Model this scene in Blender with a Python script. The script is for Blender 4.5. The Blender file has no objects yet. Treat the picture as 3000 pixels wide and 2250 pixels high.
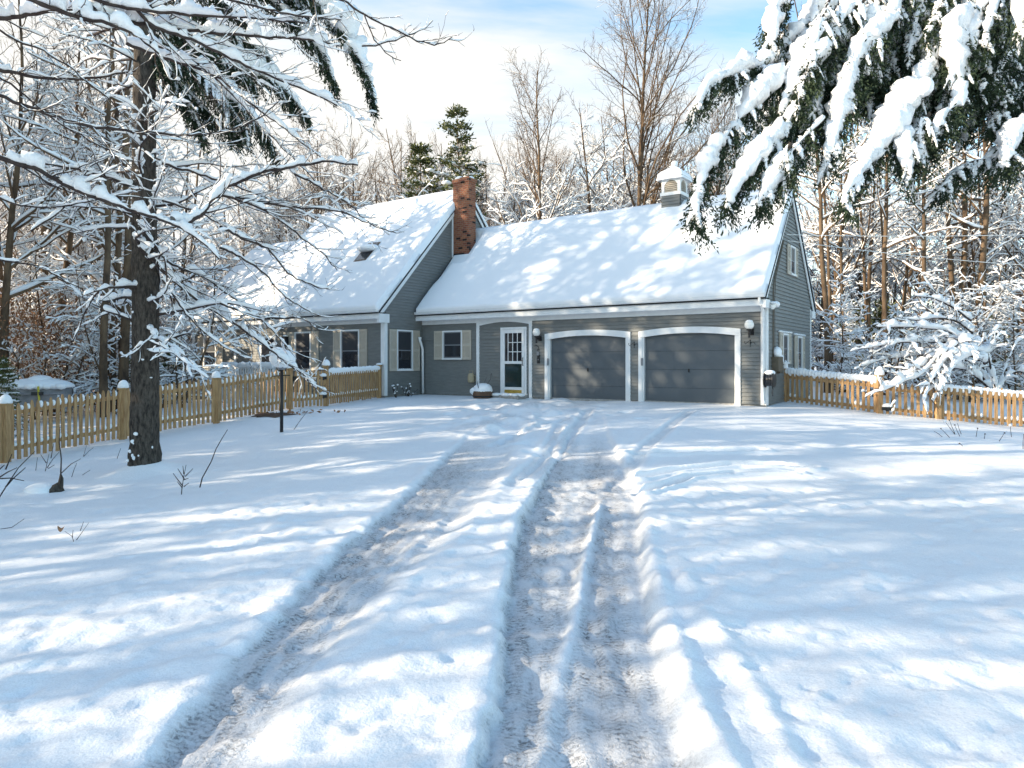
import bpy, math, random
import numpy as np
from mathutils import Vector

C = bpy.context.scene.collection
D_ = bpy.data
pi = math.pi
# tunables
SUN_ELEV = 18.5; SUN_E = 3.8; SKY_S = .15; EXPOSURE = 1.46
CLOUD_LOC = (0.35, 0.2, 0); CLOUD_A = .385; CLOUD_B = .66; CLOUD_C = (2.62, 2.60, 2.50, 1); CLOUD_H = (7.4, 7.2, 7.0, 1); SKY_T = (1.0, 1.04, .93, 1)
SHADE = [('c3', -21, 3.9, .70), ('h1', -19, 16, 1.32), ('h3', -22, 17.6, 1.4), ('h4', -25.5, 19, 1.42), ('h0', -21, 20.8, 1.35), ('h2', -27, 16, 1.45), ('h1', -24, 14, 1.4), ('fan', -22, 19.5, 1.0), ('fan', -18.5, 20.5, .95), ('fan', -31, 18, 1.2), ('c3', -21, 6.2, 0.92), ('c3', -23, 8.4, 0.98), ('c3', -20, 10.0, 0.85), ('c3', -22, 12.2, 0.94), ('c3', -20.5, 14.2, .64), ('c3', -24, 16, .64), ('c3', -26, 5, 0.92), ('c3', -27, 13.5, .76),
 ('h1', -22, 1.6, 1.0), ('h3', -27, 4.2, 1.0), ('h0', -19, 7.5, 1.0), ('h4', -25, 10, 1.0), ('h2', -19, 13, 1.0), ('h1', -30, 16.5, 1.1), ('h3', -29, 11, 1.1), ('h0', -32, 8, 1.1), ('h2', -16, 3.4, .9), ('h4', -18, .6, 1.0), ('h0', -24, -1.0, 1.0),
 ('c3', -25, 17.8, .62), ('c3', -22, 19.6, .6), ('h2', -27, 20, 1.05), ('h1', -23, 22, 1.0), ('t3', -17, 4.9, .8), ('t1', -19, 2.8, .8)]
# ------------------------------------------------------------------ survey helpers
FL, CX, HY, CZ = 2078.0, 1500.0, 1063.0, 1.7      # focal length (px of a 3000 px wide frame), principal point, eye height

def W(px, py, d):
    return np.array([(px - CX) * d / FL, d, CZ - (py - HY) * d / FL])

def nrm(v):
    v = np.asarray(v, float)
    return v / (np.sqrt((v * v).sum(-1, keepdims=True)) + 1e-12)

def cross(a, b):
    a = np.asarray(a, float); b = np.asarray(b, float)
    return np.stack([a[..., 1] * b[..., 2] - a[..., 2] * b[..., 1], a[..., 2] * b[..., 0] - a[..., 0] * b[..., 2], a[..., 0] * b[..., 1] - a[..., 1] * b[..., 0]], -1)
def tang(P):
    T = np.empty_like(P); T[1:-1] = P[2:] - P[:-2]; T[0] = P[1] - P[0]; T[-1] = P[-1] - P[-2]
    return T / (np.sqrt((T * T).sum(-1, keepdims=True)) + 1e-12)
_CS = {}
def circle(k, rot):
    q = (k, round(rot, 5))
    if q not in _CS: a = np.arange(k) * (2 * pi / k) + rot; _CS[q] = (np.cos(a), np.sin(a))
    return _CS[q]

def sstep(a, b, x):
    t = np.clip((x - a) / (b - a), 0, 1)
    return t * t * (3 - 2 * t)

def vnoise(x, y, seed=0):
    xi = np.floor(x).astype(np.int64); yi = np.floor(y).astype(np.int64)
    fx = x - xi; fy = y - yi
    fx = fx * fx * (3 - 2 * fx); fy = fy * fy * (3 - 2 * fy)
    def h(a, b):
        n = (a * 374761393 + b * 668265263 + seed * 1442695041) & 0xffffffff
        n = ((n ^ (n >> 13)) * 1274126177) & 0xffffffff
        n = n ^ (n >> 16)
        return (n & 0xffff) / 65535.0
    return (h(xi, yi) * (1 - fx) + h(xi + 1, yi) * fx) * (1 - fy) + (h(xi, yi + 1) * (1 - fx) + h(xi + 1, yi + 1) * fx) * fy

def fbm(x, y, seed=0, o=3):
    s = 0; a = .5
    for i in range(o):
        s = s + a * vnoise(x * 2 ** i, y * 2 ** i, seed + i * 17); a *= .5
    return s / (1 - .5 ** o)

# ------------------------------------------------------------------ mesh builder
_t = (1 + 5 ** .5) / 2
_ICO_V = nrm(np.array([(-1,_t,0),(1,_t,0),(-1,-_t,0),(1,-_t,0),(0,-1,_t),(0,1,_t),(0,-1,-_t),(0,1,-_t),(_t,0,-1),(_t,0,1),(-_t,0,-1),(-_t,0,1)], float))
_ICO_F = np.array([(0,11,5),(0,5,1),(0,1,7),(0,7,10),(0,10,11),(1,5,9),(5,11,4),(11,10,2),(10,7,6),(7,1,8),(3,9,4),(3,4,2),(3,2,6),(3,6,8),(3,8,9),(4,9,5),(2,4,11),(6,2,10),(8,6,7),(9,8,1)])
def _sub(V, F):
    V = [tuple(v) for v in V]; idx = {}; out = []
    def mid(a, b):
        k = (min(a, b), max(a, b))
        if k not in idx:
            m = nrm((np.array(V[a]) + np.array(V[b])) / 2); idx[k] = len(V); V.append(tuple(m))
        return idx[k]
    for a, b, c in F:
        x, y, z = mid(a, b), mid(b, c), mid(c, a)
        out += [(a, x, z), (b, y, x), (c, z, y), (x, y, z)]
    return np.array(V), np.array(out)
ICO = {1: (_ICO_V, _ICO_F)}
ICO[2] = _sub(*ICO[1]); ICO[3] = _sub(*ICO[2])

class MB:
    def __init__(s):
        s.V = []; s.F = []; s.n = 0
    def add(s, v, *fs):
        v = np.asarray(v, float).reshape(-1, 3)
        for f in fs:
            f = np.asarray(f, np.int64)
            if len(f): s.F.append(f + s.n)
        s.V.append(v); s.n += len(v)
    def box(s, x0, x1, y0, y1, z0, z1):
        v = [(x, y, z) for x in (x0, x1) for y in (y0, y1) for z in (z0, z1)]
        s.add(v, [(0,1,3,2),(4,6,7,5),(0,4,5,1),(2,3,7,6),(0,2,6,4),(1,5,7,3)])
    def obox(s, c, a, b, n, ha, hb, hn):
        c, a, b, n = map(np.asarray, (c, a, b, n))
        v = [c + i * ha * a + j * hb * b + k * hn * n for i in (-1, 1) for j in (-1, 1) for k in (-1, 1)]
        s.add(v, [(0,1,3,2),(4,6,7,5),(0,4,5,1),(2,3,7,6),(0,2,6,4),(1,5,7,3)])
    def bar(s, p, q, w, h, up=(0, 0, 1)):
        p = np.asarray(p, float); q = np.asarray(q, float); t = nrm(q - p)
        sd = cross(t, up); sd = nrm(sd); u = cross(sd, t)
        s.obox((p + q) / 2, t, sd, u, np.linalg.norm(q - p) / 2, w / 2, h / 2)
    def prism(s, poly, d):          # poly: list of 3-D points (one flat polygon), d: extrusion vector
        p = np.asarray(poly, float); n = len(p); q = p + np.asarray(d, float)
        s.add(np.vstack([p, q]), [tuple(range(n))], [tuple(range(2 * n - 1, n - 1, -1))],
              [(i, i + n, (i + 1) % n + n, (i + 1) % n) for i in range(n)])
    def tube(s, P, R, k=6, caps=True, sq=1.0, rot=0.0, lump=0.0, rng=None):
        P = np.asarray(P, float); n = len(P)
        R = np.broadcast_to(np.asarray(R, float), (n,))
        T = tang(P)
        ax = np.eye(3)[np.argmin(np.abs(T).mean(0))] if np.abs(T[:, 2]).mean() > .8 else np.array([0., 0, 1])
        S = nrm(cross(T, ax)); U = cross(S, T)
        ca, sa = circle(k, rot)
        rr = R[:, None] * np.ones(k)
        if lump and rng is not None: rr = rr * (1 + lump * rng.normal(0, 1, (n, k)))
        V = P[:, None, :] + rr[..., None] * (ca[None, :, None] * S[:, None, :] + sq * sa[None, :, None] * U[:, None, :])
        i = np.arange(n - 1)[:, None] * k; j = np.arange(k)[None]; j2 = (j + 1) % k
        F = np.stack([i + j, i + j2, i + k + j2, i + k + j], -1).reshape(-1, 4)
        fs = [F]
        if caps: fs += [[tuple(range(k - 1, -1, -1))], [tuple(range((n - 1) * k, n * k))]]
        s.add(V, *fs)
    def blob(s, c, r, sub=2, rng=None, amp=.12, flat=None):
        v, f = ICO[sub]
        v = v.copy()
        if rng is not None:
            k = rng.normal(0, 1, (3, 3)) * 1.6; ph = rng.uniform(0, 6, 3)
            d = np.sin(v @ k.T + ph).sum(1) / 3
            v = v * (1 + amp * d)[:, None]
        if flat is not None: v[:, 2] = np.where(v[:, 2] < flat, flat + (v[:, 2] - flat) * .15, v[:, 2])
        s.add(v * np.asarray(r, float) + np.asarray(c, float), f)
    def lathe(s, prof, c, k=16):     # prof: (r, z)
        a = np.linspace(0, 2 * pi, k, endpoint=False); n = len(prof)
        V = [[(c[0] + r * math.cos(t), c[1] + r * math.sin(t), c[2] + z) for t in a] for r, z in prof]
        i = np.arange(n - 1)[:, None] * k; j = np.arange(k)[None]; j2 = (j + 1) % k
        s.add(V, np.stack([i + j, i + j2, i + k + j2, i + k + j], -1).reshape(-1, 4), [tuple(range(k - 1, -1, -1))], [tuple(range((n - 1) * k, n * k))])
    def leaves(s, P, Dr, L, Wd, rng):   # diamond-shaped leaf faces
        P = np.asarray(P, float); Dr = nrm(Dr); n = len(P)
        S = nrm(cross(Dr, rng.normal(0, 1, (n, 3)))); L = np.broadcast_to(L, (n,))[:, None]; Wd = np.broadcast_to(Wd, (n,))[:, None]
        V = np.stack([P, P + Dr * L * .45 + S * Wd / 2, P + Dr * L, P + Dr * L * .45 - S * Wd / 2], 1)
        s.add(V, np.arange(4 * n).reshape(n, 4))
    def mesh(s, name, smooth=False):
        V = np.vstack(s.V).astype(np.float32)
        me = D_.meshes.new(name)
        me.vertices.add(len(V)); me.vertices.foreach_set('co', V.ravel())
        lv = np.concatenate([f.ravel() for f in s.F]); lt = np.concatenate([np.full(len(f), f.shape[1]) for f in s.F])
        me.loops.add(len(lv)); me.loops.foreach_set('vertex_index', lv.astype(np.int32))
        me.polygons.add(len(lt)); ls = np.concatenate([[0], np.cumsum(lt)[:-1]])
        me.polygons.foreach_set('loop_start', ls.astype(np.int32))
        me.polygons.foreach_set('use_smooth', np.full(len(lt), bool(smooth)))
        me.update(calc_edges=True); me.validate()
        return me
    def build(s, name, mat, parent=None, smooth=False, loc=None, bevel=0):
        o = D_.objects.new(name, s.mesh(name, smooth)); C.objects.link(o)
        o.data.materials.append(mat)
        if parent is not None:
            o.parent = parent
        if loc is not None: o.location = loc
        if bevel:
            m = o.modifiers.new('bev', 'BEVEL'); m.width = bevel; m.segments = 2; m.limit_method = 'ANGLE'
        return o

def tag(o, label=None, cat=None, group=None, kind=None):
    if label: o['label'] = label
    if cat: o['category'] = cat
    if group: o['group'] = group
    if kind: o['kind'] = kind
    return o

def empty(name, loc, rz=0.0):
    o = D_.objects.new(name, None); C.objects.link(o)
    o.location = [float(v) for v in loc]; o.rotation_euler = (0, 0, rz); o.empty_display_size = .2
    return o

def copy_tree(o, parent=None):
    c = o.copy(); C.objects.link(c)
    if parent is not None: c.parent = parent
    for ch in [x for x in D_.objects if x.parent == o]: copy_tree(ch, c)
    return c

# ------------------------------------------------------------------ materials
def mat(name, col, rough=.7, spec=.3, var=0.0, vscale=8.0, bump=0.0, bscale=30.0, col2=None, metal=0.0, stretch=None):
    m = D_.materials.new(name); m.use_nodes = True
    nt = m.node_tree; b = nt.nodes['Principled BSDF']
    b.inputs['Base Color'].default_value = (*col, 1); b.inputs['Roughness'].default_value = rough
    b.inputs['Specular IOR Level'].default_value = spec; b.inputs['Metallic'].default_value = metal
    if var or bump or col2:
        tc = nt.nodes.new('ShaderNodeTexCoord'); src = tc.outputs['Object']
        if stretch:
            mp = nt.nodes.new('ShaderNodeMapping'); mp.inputs['Scale'].default_value = stretch
            nt.links.new(src, mp.inputs['Vector']); src = mp.outputs['Vector']
    if var or col2:
        n = nt.nodes.new('ShaderNodeTexNoise'); n.inputs['Scale'].default_value = vscale; n.inputs['Detail'].default_value = 5
        n.inputs['Roughness'].default_value = .65
        nt.links.new(src, n.inputs['Vector'])
        r = nt.nodes.new('ShaderNodeValToRGB')
        c2 = col2 if col2 else tuple(min(1, v * (1 + var)) for v in col)
        c1 = col if col2 else tuple(v * (1 - var) for v in col)
        r.color_ramp.elements[0].position = .36; r.color_ramp.elements[1].position = .64
        r.color_ramp.elements[0].color = (*c1, 1); r.color_ramp.elements[1].color = (*c2, 1)
        nt.links.new(n.outputs['Fac'], r.inputs['Fac']); nt.links.new(r.outputs['Color'], b.inputs['Base Color'])
    if bump:
        n2 = nt.nodes.new('ShaderNodeTexNoise'); n2.inputs['Scale'].default_value = bscale; n2.inputs['Detail'].default_value = 4
        nt.links.new(src, n2.inputs['Vector'])
        bp = nt.nodes.new('ShaderNodeBump'); bp.inputs['Strength'].default_value = bump; bp.inputs['Distance'].default_value = .02
        nt.links.new(n2.outputs['Fac'], bp.inputs['Height']); nt.links.new(bp.outputs['Normal'], b.inputs['Normal'])
    return m

SNOWC = (.84, .85, .87)
M = {}
M['snow'] = mat('snow', SNOWC, .6, .2, bump=.7, bscale=34)
M['snow_roof'] = mat('snow_roof', SNOWC, .55, .25, bump=.15, bscale=30)
M['snow_far'] = mat('snow_far', (.82, .83, .85), .7, .1)
M['siding'] = mat('siding', (.176, .181, .178), .6, .3, var=.10, vscale=3.0, stretch=(1, 1, 6))
M['white'] = mat('white_trim', (.72, .73, .74), .5, .35, var=.04, vscale=5)
M['door_grey'] = mat('garage_door_paint', (.088, .102, .116), .42, .4, var=.05, vscale=2)
M['dark'] = mat('dark_metal', (.014, .014, .016), .45, .4)
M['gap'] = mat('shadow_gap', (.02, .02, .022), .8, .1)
M['glass'] = mat('window_glass', (.016, .019, .026), .06, .6)
M['glass_up'] = mat('screen_glass', (.03, .034, .042), .35, .4)
M['glass_teal'] = mat('storm_glass', (.012, .03, .032), .05, .6)
M['sash'] = mat('sash_paint', (.2, .21, .23), .5, .3)
M['shutter'] = mat('shutter_paint', (.46, .41, .345), .6, .3, var=.05)
M['brass'] = mat('brass', (.5, .33, .07), .35, .5, metal=.4, var=.15, vscale=12)
M['bronze'] = mat('bronze', (.12, .08, .05), .4, .4, metal=.5)
M['opal'] = mat('opal_globe', (.78, .77, .74), .25, .5)
M['concrete'] = mat('concrete', (.3, .29, .28), .9, .1, var=.2, vscale=14, bump=.3)
M['cedar'] = mat('cedar', (.27, .155, .075), .75, .15, col2=(.46, .295, .15), vscale=3.5, bump=.25, bscale=12, stretch=(6, 6, .8))
M['cedar_rail'] = mat('cedar_rail', (.26, .165, .08), .8, .15, col2=(.38, .26, .13), vscale=5)
M['bark'] = mat('bark_near', (.024, .021, .019), .95, .1, col2=(.095, .08, .068), vscale=17, bump=1.0, bscale=22, stretch=(1.5, 1.5, .5))
M['twig'] = mat('twig', (.035, .026, .026), .85, .15, col2=(.075, .058, .052), vscale=6)
M['bark_far'] = mat('bark_far', (.05, .036, .027), .9, .1, col2=(.16, .11, .07), vscale=3, stretch=(1, 1, .4))
M['twig_far'] = mat('twig_far', (.075, .05, .036), .9, .1, col2=(.17, .115, .072), vscale=1.2)
M['needle'] = mat('hemlock_needles', (.010, .020, .012), .7, .2, col2=(.038, .058, .03), vscale=3.5)
M['needle_far'] = mat('pine_needles', (.045, .058, .022), .75, .2, col2=(.13, .14, .05), vscale=1.0)
M['beech_leaf'] = mat('dead_leaf', (.16, .075, .04), .8, .15, col2=(.34, .19, .11), vscale=4)
M['wood_brown'] = mat('barrel_wood', (.09, .05, .035), .8, .2, col2=(.16, .1, .07), vscale=9, stretch=(1, 1, .3))
M['tarp'] = mat('grey_hull', (.16, .155, .16), .6, .3, col2=(.25, .245, .25), vscale=4, bump=.3, bscale=6)
M['beige'] = mat('beige_plastic', (.36, .3, .2), .5, .3, var=.12)
M['box_brown'] = mat('weathered_box', (.12, .1, .075), .8, .2, var=.15)
M['yellow'] = mat('yellow_strap', (.5, .42, .04), .6, .3)
M['shingle'] = mat('shingle', (.05, .05, .055), .9, .1, var=.25, vscale=20)

def brick_mat():
    m = D_.materials.new('chimney_brick'); m.use_nodes = True; nt = m.node_tree; b = nt.nodes['Principled BSDF']
    tc = nt.nodes.new('ShaderNodeTexCoord'); sp = nt.nodes.new('ShaderNodeSeparateXYZ'); cb = nt.nodes.new('ShaderNodeCombineXYZ')
    ad = nt.nodes.new('ShaderNodeMath'); ad.operation = 'ADD'
    nt.links.new(tc.outputs['Object'], sp.inputs[0]); nt.links.new(sp.outputs['X'], ad.inputs[0]); nt.links.new(sp.outputs['Y'], ad.inputs[1])
    nt.links.new(ad.outputs[0], cb.inputs['X']); nt.links.new(sp.outputs['Z'], cb.inputs['Y'])
    br = nt.nodes.new('ShaderNodeTexBrick'); br.inputs['Scale'].default_value = 1
    br.inputs['Brick Width'].default_value = .205; br.inputs['Row Height'].default_value = .075; br.inputs['Mortar Size'].default_value = .007
    br.inputs['Color1'].default_value = (.17, .045, .024, 1); br.inputs['Color2'].default_value = (.27, .10, .045, 1)
    br.inputs['Mortar'].default_value = (.22, .165, .12, 1); br.inputs['Bias'].default_value = -.1
    nt.links.new(cb.outputs[0], br.inputs['Vector'])
    wn = nt.nodes.new('ShaderNodeTexBrick'); wn.inputs['Scale'].default_value = 1
    for k, v in (('Brick Width', .205), ('Row Height', .075), ('Mortar Size', 0.0)): wn.inputs[k].default_value = v
    wn.inputs['Color1'].default_value = (0, 0, 0, 1); wn.inputs['Color2'].default_value = (1, 1, 1, 1)
    nt.links.new(cb.outputs[0], wn.inputs['Vector'])
    rp = nt.nodes.new('ShaderNodeValToRGB'); rp.color_ramp.elements[0].position = .07; rp.color_ramp.elements[0].color = (.1, .09, .1, 1)
    rp.color_ramp.elements[1].position = .1; rp.color_ramp.elements[1].color = (1, 1, 1, 1); rp.color_ramp.interpolation = 'LINEAR'
    nt.links.new(wn.outputs['Color'], rp.inputs['Fac'])
    mx = nt.nodes.new('ShaderNodeMixRGB'); mx.blend_type = 'MULTIPLY'; mx.inputs['Fac'].default_value = 1
    nt.links.new(br.outputs['Color'], mx.inputs['Color1']); nt.links.new(rp.outputs['Color'], mx.inputs['Color2'])
    nt.links.new(mx.outputs['Color'], b.inputs['Base Color'])
    bp = nt.nodes.new('ShaderNodeBump'); bp.inputs['Strength'].default_value = .6; bp.inputs['Distance'].default_value = .01; bp.invert = True
    nt.links.new(br.outputs['Fac'], bp.inputs['Height']); nt.links.new(bp.outputs['Normal'], b.inputs['Normal'])
    b.inputs['Roughness'].default_value = .85
    return m
M['brick'] = brick_mat()

def ground_mat():
    m = D_.materials.new('ground_snow'); m.use_nodes = True; nt = m.node_tree; b = nt.nodes['Principled BSDF']
    L = nt.links.new
    at = nt.nodes.new('ShaderNodeAttribute'); at.attribute_name = 'packed'
    tc = nt.nodes.new('ShaderNodeTexCoord')
    mp = nt.nodes.new('ShaderNodeMapping'); mp.inputs['Scale'].default_value = (1, 1, 1); L(tc.outputs['Object'], mp.inputs['Vector'])
    # ice and grit showing through the packed wheel tracks: patches drawn out along the drive, broken by tread marks
    n1 = nt.nodes.new('ShaderNodeTexNoise'); n1.inputs['Scale'].default_value = 9; n1.inputs['Detail'].default_value = 6; n1.inputs['Roughness'].default_value = .7
    m1 = nt.nodes.new('ShaderNodeMapping'); m1.inputs['Scale'].default_value = (1.0, .35, 1); L(tc.outputs['Object'], m1.inputs['Vector']); L(m1.outputs['Vector'], n1.inputs['Vector'])
    n2 = nt.nodes.new('ShaderNodeTexNoise'); n2.inputs['Scale'].default_value = 46; n2.inputs['Detail'].default_value = 4; n2.inputs['Roughness'].default_value = .6; n2.inputs['Distortion'].default_value = .8
    m2 = nt.nodes.new('ShaderNodeMapping'); m2.inputs['Scale'].default_value = (.75, 1.0, 1); L(tc.outputs['Object'], m2.inputs['Vector']); L(m2.outputs['Vector'], n2.inputs['Vector'])
    wv = nt.nodes.new('ShaderNodeTexWave'); wv.wave_type = 'BANDS'; wv.bands_direction = 'Y'; wv.inputs['Scale'].default_value = 7.5
    wv.inputs['Distortion'].default_value = 2.2; wv.inputs['Detail'].default_value = 2; wv.inputs['Detail Scale'].default_value = 1.2
    L(tc.outputs['Object'], wv.inputs['Vector'])
    ac = nt.nodes.new('ShaderNodeAttribute'); ac.attribute_name = 'across'
    def mth(op, a, b=None, c=None):
        n = nt.nodes.new('ShaderNodeMath'); n.operation = op
        for k, v in enumerate((a, b, c)):
            if v is None: continue
            if isinstance(v, (int, float)): n.inputs[k].default_value = v
            else: L(v, n.inputs[k])
        return n.outputs[0]
    xyz = nt.nodes.new('ShaderNodeSeparateXYZ'); L(tc.outputs['Object'], xyz.inputs[0])
    lane = mth('MULTIPLY', ac.outputs['Fac'], 5.2)                       # one tyre lane every 19 cm
    fr = mth('ABSOLUTE', mth('SUBTRACT', mth('FRACT', lane), .5))          # 0 in mid lane, .5 on its edge
    ph = mth('ADD', mth('ADD', mth('MULTIPLY', xyz.outputs['Y'], 150.0), mth('MULTIPLY', fr, 9.0)), mth('MULTIPLY', n1.outputs['Fac'], 26.0))
    blk = mth('MULTIPLY', mth('GREATER_THAN', mth('SINE', ph), .1), mth('GREATER_THAN', mth('SUBTRACT', .46, fr), 0.0))
    nr = nt.nodes.new('ShaderNodeMapRange'); nr.inputs['From Min'].default_value = 8.5; nr.inputs['From Max'].default_value = 4.5; L(xyz.outputs['Y'], nr.inputs['Value'])   # prints stay crisp only toward the road
    blk = mth('MULTIPLY', blk, nr.outputs[0]); tread = mth('MULTIPLY', blk, at.outputs['Fac'])
    r1 = nt.nodes.new('ShaderNodeValToRGB'); r1.color_ramp.elements[0].position = .40; r1.color_ramp.elements[1].position = .62
    L(n1.outputs['Fac'], r1.inputs['Fac'])
    r2 = nt.nodes.new('ShaderNodeValToRGB'); r2.color_ramp.elements[0].position = .47; r2.color_ramp.elements[1].position = .58
    L(n2.outputs['Fac'], r2.inputs['Fac'])
    mul = nt.nodes.new('ShaderNodeMath'); mul.operation = 'MULTIPLY'; L(r1.outputs['Color'], mul.inputs[0]); L(at.outputs['Fac'], mul.inputs[1])
    sp = nt.nodes.new('ShaderNodeMath'); sp.operation = 'MULTIPLY'; L(mul.outputs[0], sp.inputs[0]); L(r2.outputs['Color'], sp.inputs[1])
    gr = nt.nodes.new('ShaderNodeMixRGB'); gr.inputs['Color1'].default_value = (*SNOWC, 1); gr.inputs['Color2'].default_value = (.50, .505, .53, 1)
    md = nt.nodes.new('ShaderNodeMath'); md.operation = 'MULTIPLY'; md.inputs[1].default_value = .75; L(at.outputs['Fac'], md.inputs[0])
    L(md.outputs[0], gr.inputs['Fac'])
    dk = nt.nodes.new('ShaderNodeMixRGB'); dk.inputs['Color2'].default_value = (.088, .084, .086, 1); tg = nt.nodes.new('ShaderNodeMixRGB'); tg.inputs['Color2'].default_value = (.26, .26, .275, 1); L(gr.outputs['Color'], tg.inputs['Color1']); L(mth('MULTIPLY', mth('MULTIPLY', mth('SUBTRACT', 1.0, blk), mth('MULTIPLY', at.outputs['Fac'], nr.outputs[0])), mth('MULTIPLY_ADD', r1.outputs['Color'], .40, .04)), tg.inputs['Fac']); L(tg.outputs['Color'], dk.inputs['Color1'])
    sq = nt.nodes.new('ShaderNodeMath'); sq.operation = 'MULTIPLY'; sq.inputs[1].default_value = .85; L(mth('MULTIPLY', sp.outputs[0], mth('SUBTRACT', 1.0, mth('MULTIPLY', blk, .55))), sq.inputs[0]); L(sq.outputs[0], dk.inputs['Fac'])
    n6 = nt.nodes.new('ShaderNodeTexNoise'); n6.inputs['Scale'].default_value = 110; n6.inputs['Detail'].default_value = 3; L(tc.outputs['Object'], n6.inputs['Vector'])
    r6 = nt.nodes.new('ShaderNodeMapRange'); r6.inputs['From Min'].default_value = .42; r6.inputs['From Max'].default_value = .72; r6.inputs['To Min'].default_value = 1.0; r6.inputs['To Max'].default_value = .86; L(n6.outputs['Fac'], r6.inputs['Value'])
    g6 = nt.nodes.new('ShaderNodeMixRGB'); g6.blend_type = 'MULTIPLY'; g6.inputs['Fac'].default_value = 1; L(dk.outputs['Color'], g6.inputs['Color1']); L(r6.outputs[0], g6.inputs['Color2']); L(g6.outputs['Color'], b.inputs['Base Color'])
    # relief
    n3 = nt.nodes.new('ShaderNodeTexNoise'); n3.inputs['Scale'].default_value = 24; n3.inputs['Detail'].default_value = 5; n3.inputs['Roughness'].default_value = .6; L(tc.outputs['Object'], n3.inputs['Vector'])
    mt = nt.nodes.new('ShaderNodeMath'); mt.operation = 'MULTIPLY_ADD'; wl = nt.nodes.new('ShaderNodeMath'); wl.operation = 'MULTIPLY'; wl.inputs[1].default_value = .12; L(wv.outputs['Fac'], wl.inputs[0]); L(wl.outputs[0], mt.inputs[0]); L(at.outputs['Fac'], mt.inputs[1])
    m0 = nt.nodes.new('ShaderNodeMath'); m0.operation = 'MULTIPLY'; m0.inputs[1].default_value = .8; L(n3.outputs['Fac'], m0.inputs[0]); L(m0.outputs[0], mt.inputs[2])
    m4 = nt.nodes.new('ShaderNodeMath'); m4.operation = 'SUBTRACT'; L(mt.outputs[0], m4.inputs[0]); L(sp.outputs[0], m4.inputs[1])
    bp = nt.nodes.new('ShaderNodeBump'); bp.inputs['Strength'].default_value = .5; bp.inputs['Distance'].default_value = .022
    m5 = mth('ADD', m4.outputs[0], mth('MULTIPLY', mth('MULTIPLY', tread, r1.outputs['Color']), .30)); L(m5, bp.inputs['Height']); L(bp.outputs['Normal'], b.inputs['Normal'])
    b.inputs['Roughness'].default_value = .5; b.inputs['Specular IOR Level'].default_value = .25
    return m
M['ground'] = ground_mat()

# ------------------------------------------------------------------ ground
GP = np.array([(0,0,0),(0,3,0),(-1,6,.03),(1,6,.05),(0,10,.12),(2,15,.3),(0,15,.26),(-3,12,.03),(-3,8,-.02),(-6.2,12,-.2),(-9.8,13.8,-.24),
 (-8.8,16.1,-.02),(-7.5,18,.167),(-6.3,20,.40),(-5.5,21,.42),(-4.4,24.3,.52),(-5.36,16.5,.07),(0,21,.5),(6,18.5,.52),(3,20.4,.53),(0,22.6,.55),
 (-3,24.6,.56),(7.8,20.2,.6),(9.5,18.3,.40),(10.8,18,.27),(13.2,17.6,.05),(8,12,.12),(5,10,.1),(6,6,0),(10,8,0),(4,4,0),(-4,4,-.08),(-5,6.5,-.15),
 (-9,9,-.35),(-15,12,-.6),(-20,20,-.5),(-20,35,-.2),(-8,30,.4),(-15,28,0),(0,35,.5),(10,35,.5),(20,30,.2),(25,20,-.1),(20,10,-.1),(-30,60,.3),
 (0,60,.8),(30,60,.3),(-15,0,-.5),(15,0,-.1),(0,-15,-.2),(-60,20,-.4),(60,20,0),(0,140,1.5),(-90,90,.5),(90,90,.5),(-60,-40,-.4),(60,-40,-.2)], float)
def _U(r2):
    return np.where(r2 > 1e-9, r2 * np.log(r2 + 1e-12), 0)
def _tps():
    n = len(GP); xy = GP[:, :2] / 10
    K = _U(((xy[:, None] - xy[None]) ** 2).sum(-1)) + np.eye(n) * .03
    Pm = np.hstack([np.ones((n, 1)), xy]); A = np.zeros((n + 3, n + 3)); A[:n, :n] = K; A[:n, n:] = Pm; A[n:, :n] = Pm.T
    return np.linalg.solve(A, np.concatenate([GP[:, 2], np.zeros(3)])), xy
_TW, _TX = _tps()
def gbase(x, y):
    x = np.clip(np.asarray(x, float), -150, 150) / 10; y = np.clip(np.asarray(y, float), -60, 200) / 10
    if x.ndim == 0 and y.ndim == 0: return _TW[-3] + _TW[-2] * x + _TW[-1] * y + (_TW[:-3] * _U((x - _TX[:, 0]) ** 2 + (y - _TX[:, 1]) ** 2)).sum()
    z = _TW[-3] + _TW[-2] * x + _TW[-1] * y
    for i in range(len(_TX)): z = z + _TW[i] * _U((x - _TX[i, 0]) ** 2 + (y - _TX[i, 1]) ** 2)
    return z
def gp(px, py):
    d = CZ * FL / (py - HY)
    for _ in range(12):
        p = W(px, py, d); d = .5 * d + .5 * (CZ - float(gbase(p[0], p[1]))) * FL / (py - HY)
    return W(px, py, d)
def edge(pts, dz=0.0):
    q = np.array([gp(*p) for p in pts]); q = q + (q - np.array([0, 0, CZ])) * (dz / CZ); o = np.argsort(q[:, 1]); return q[o, 1], q[o, 0]
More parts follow.
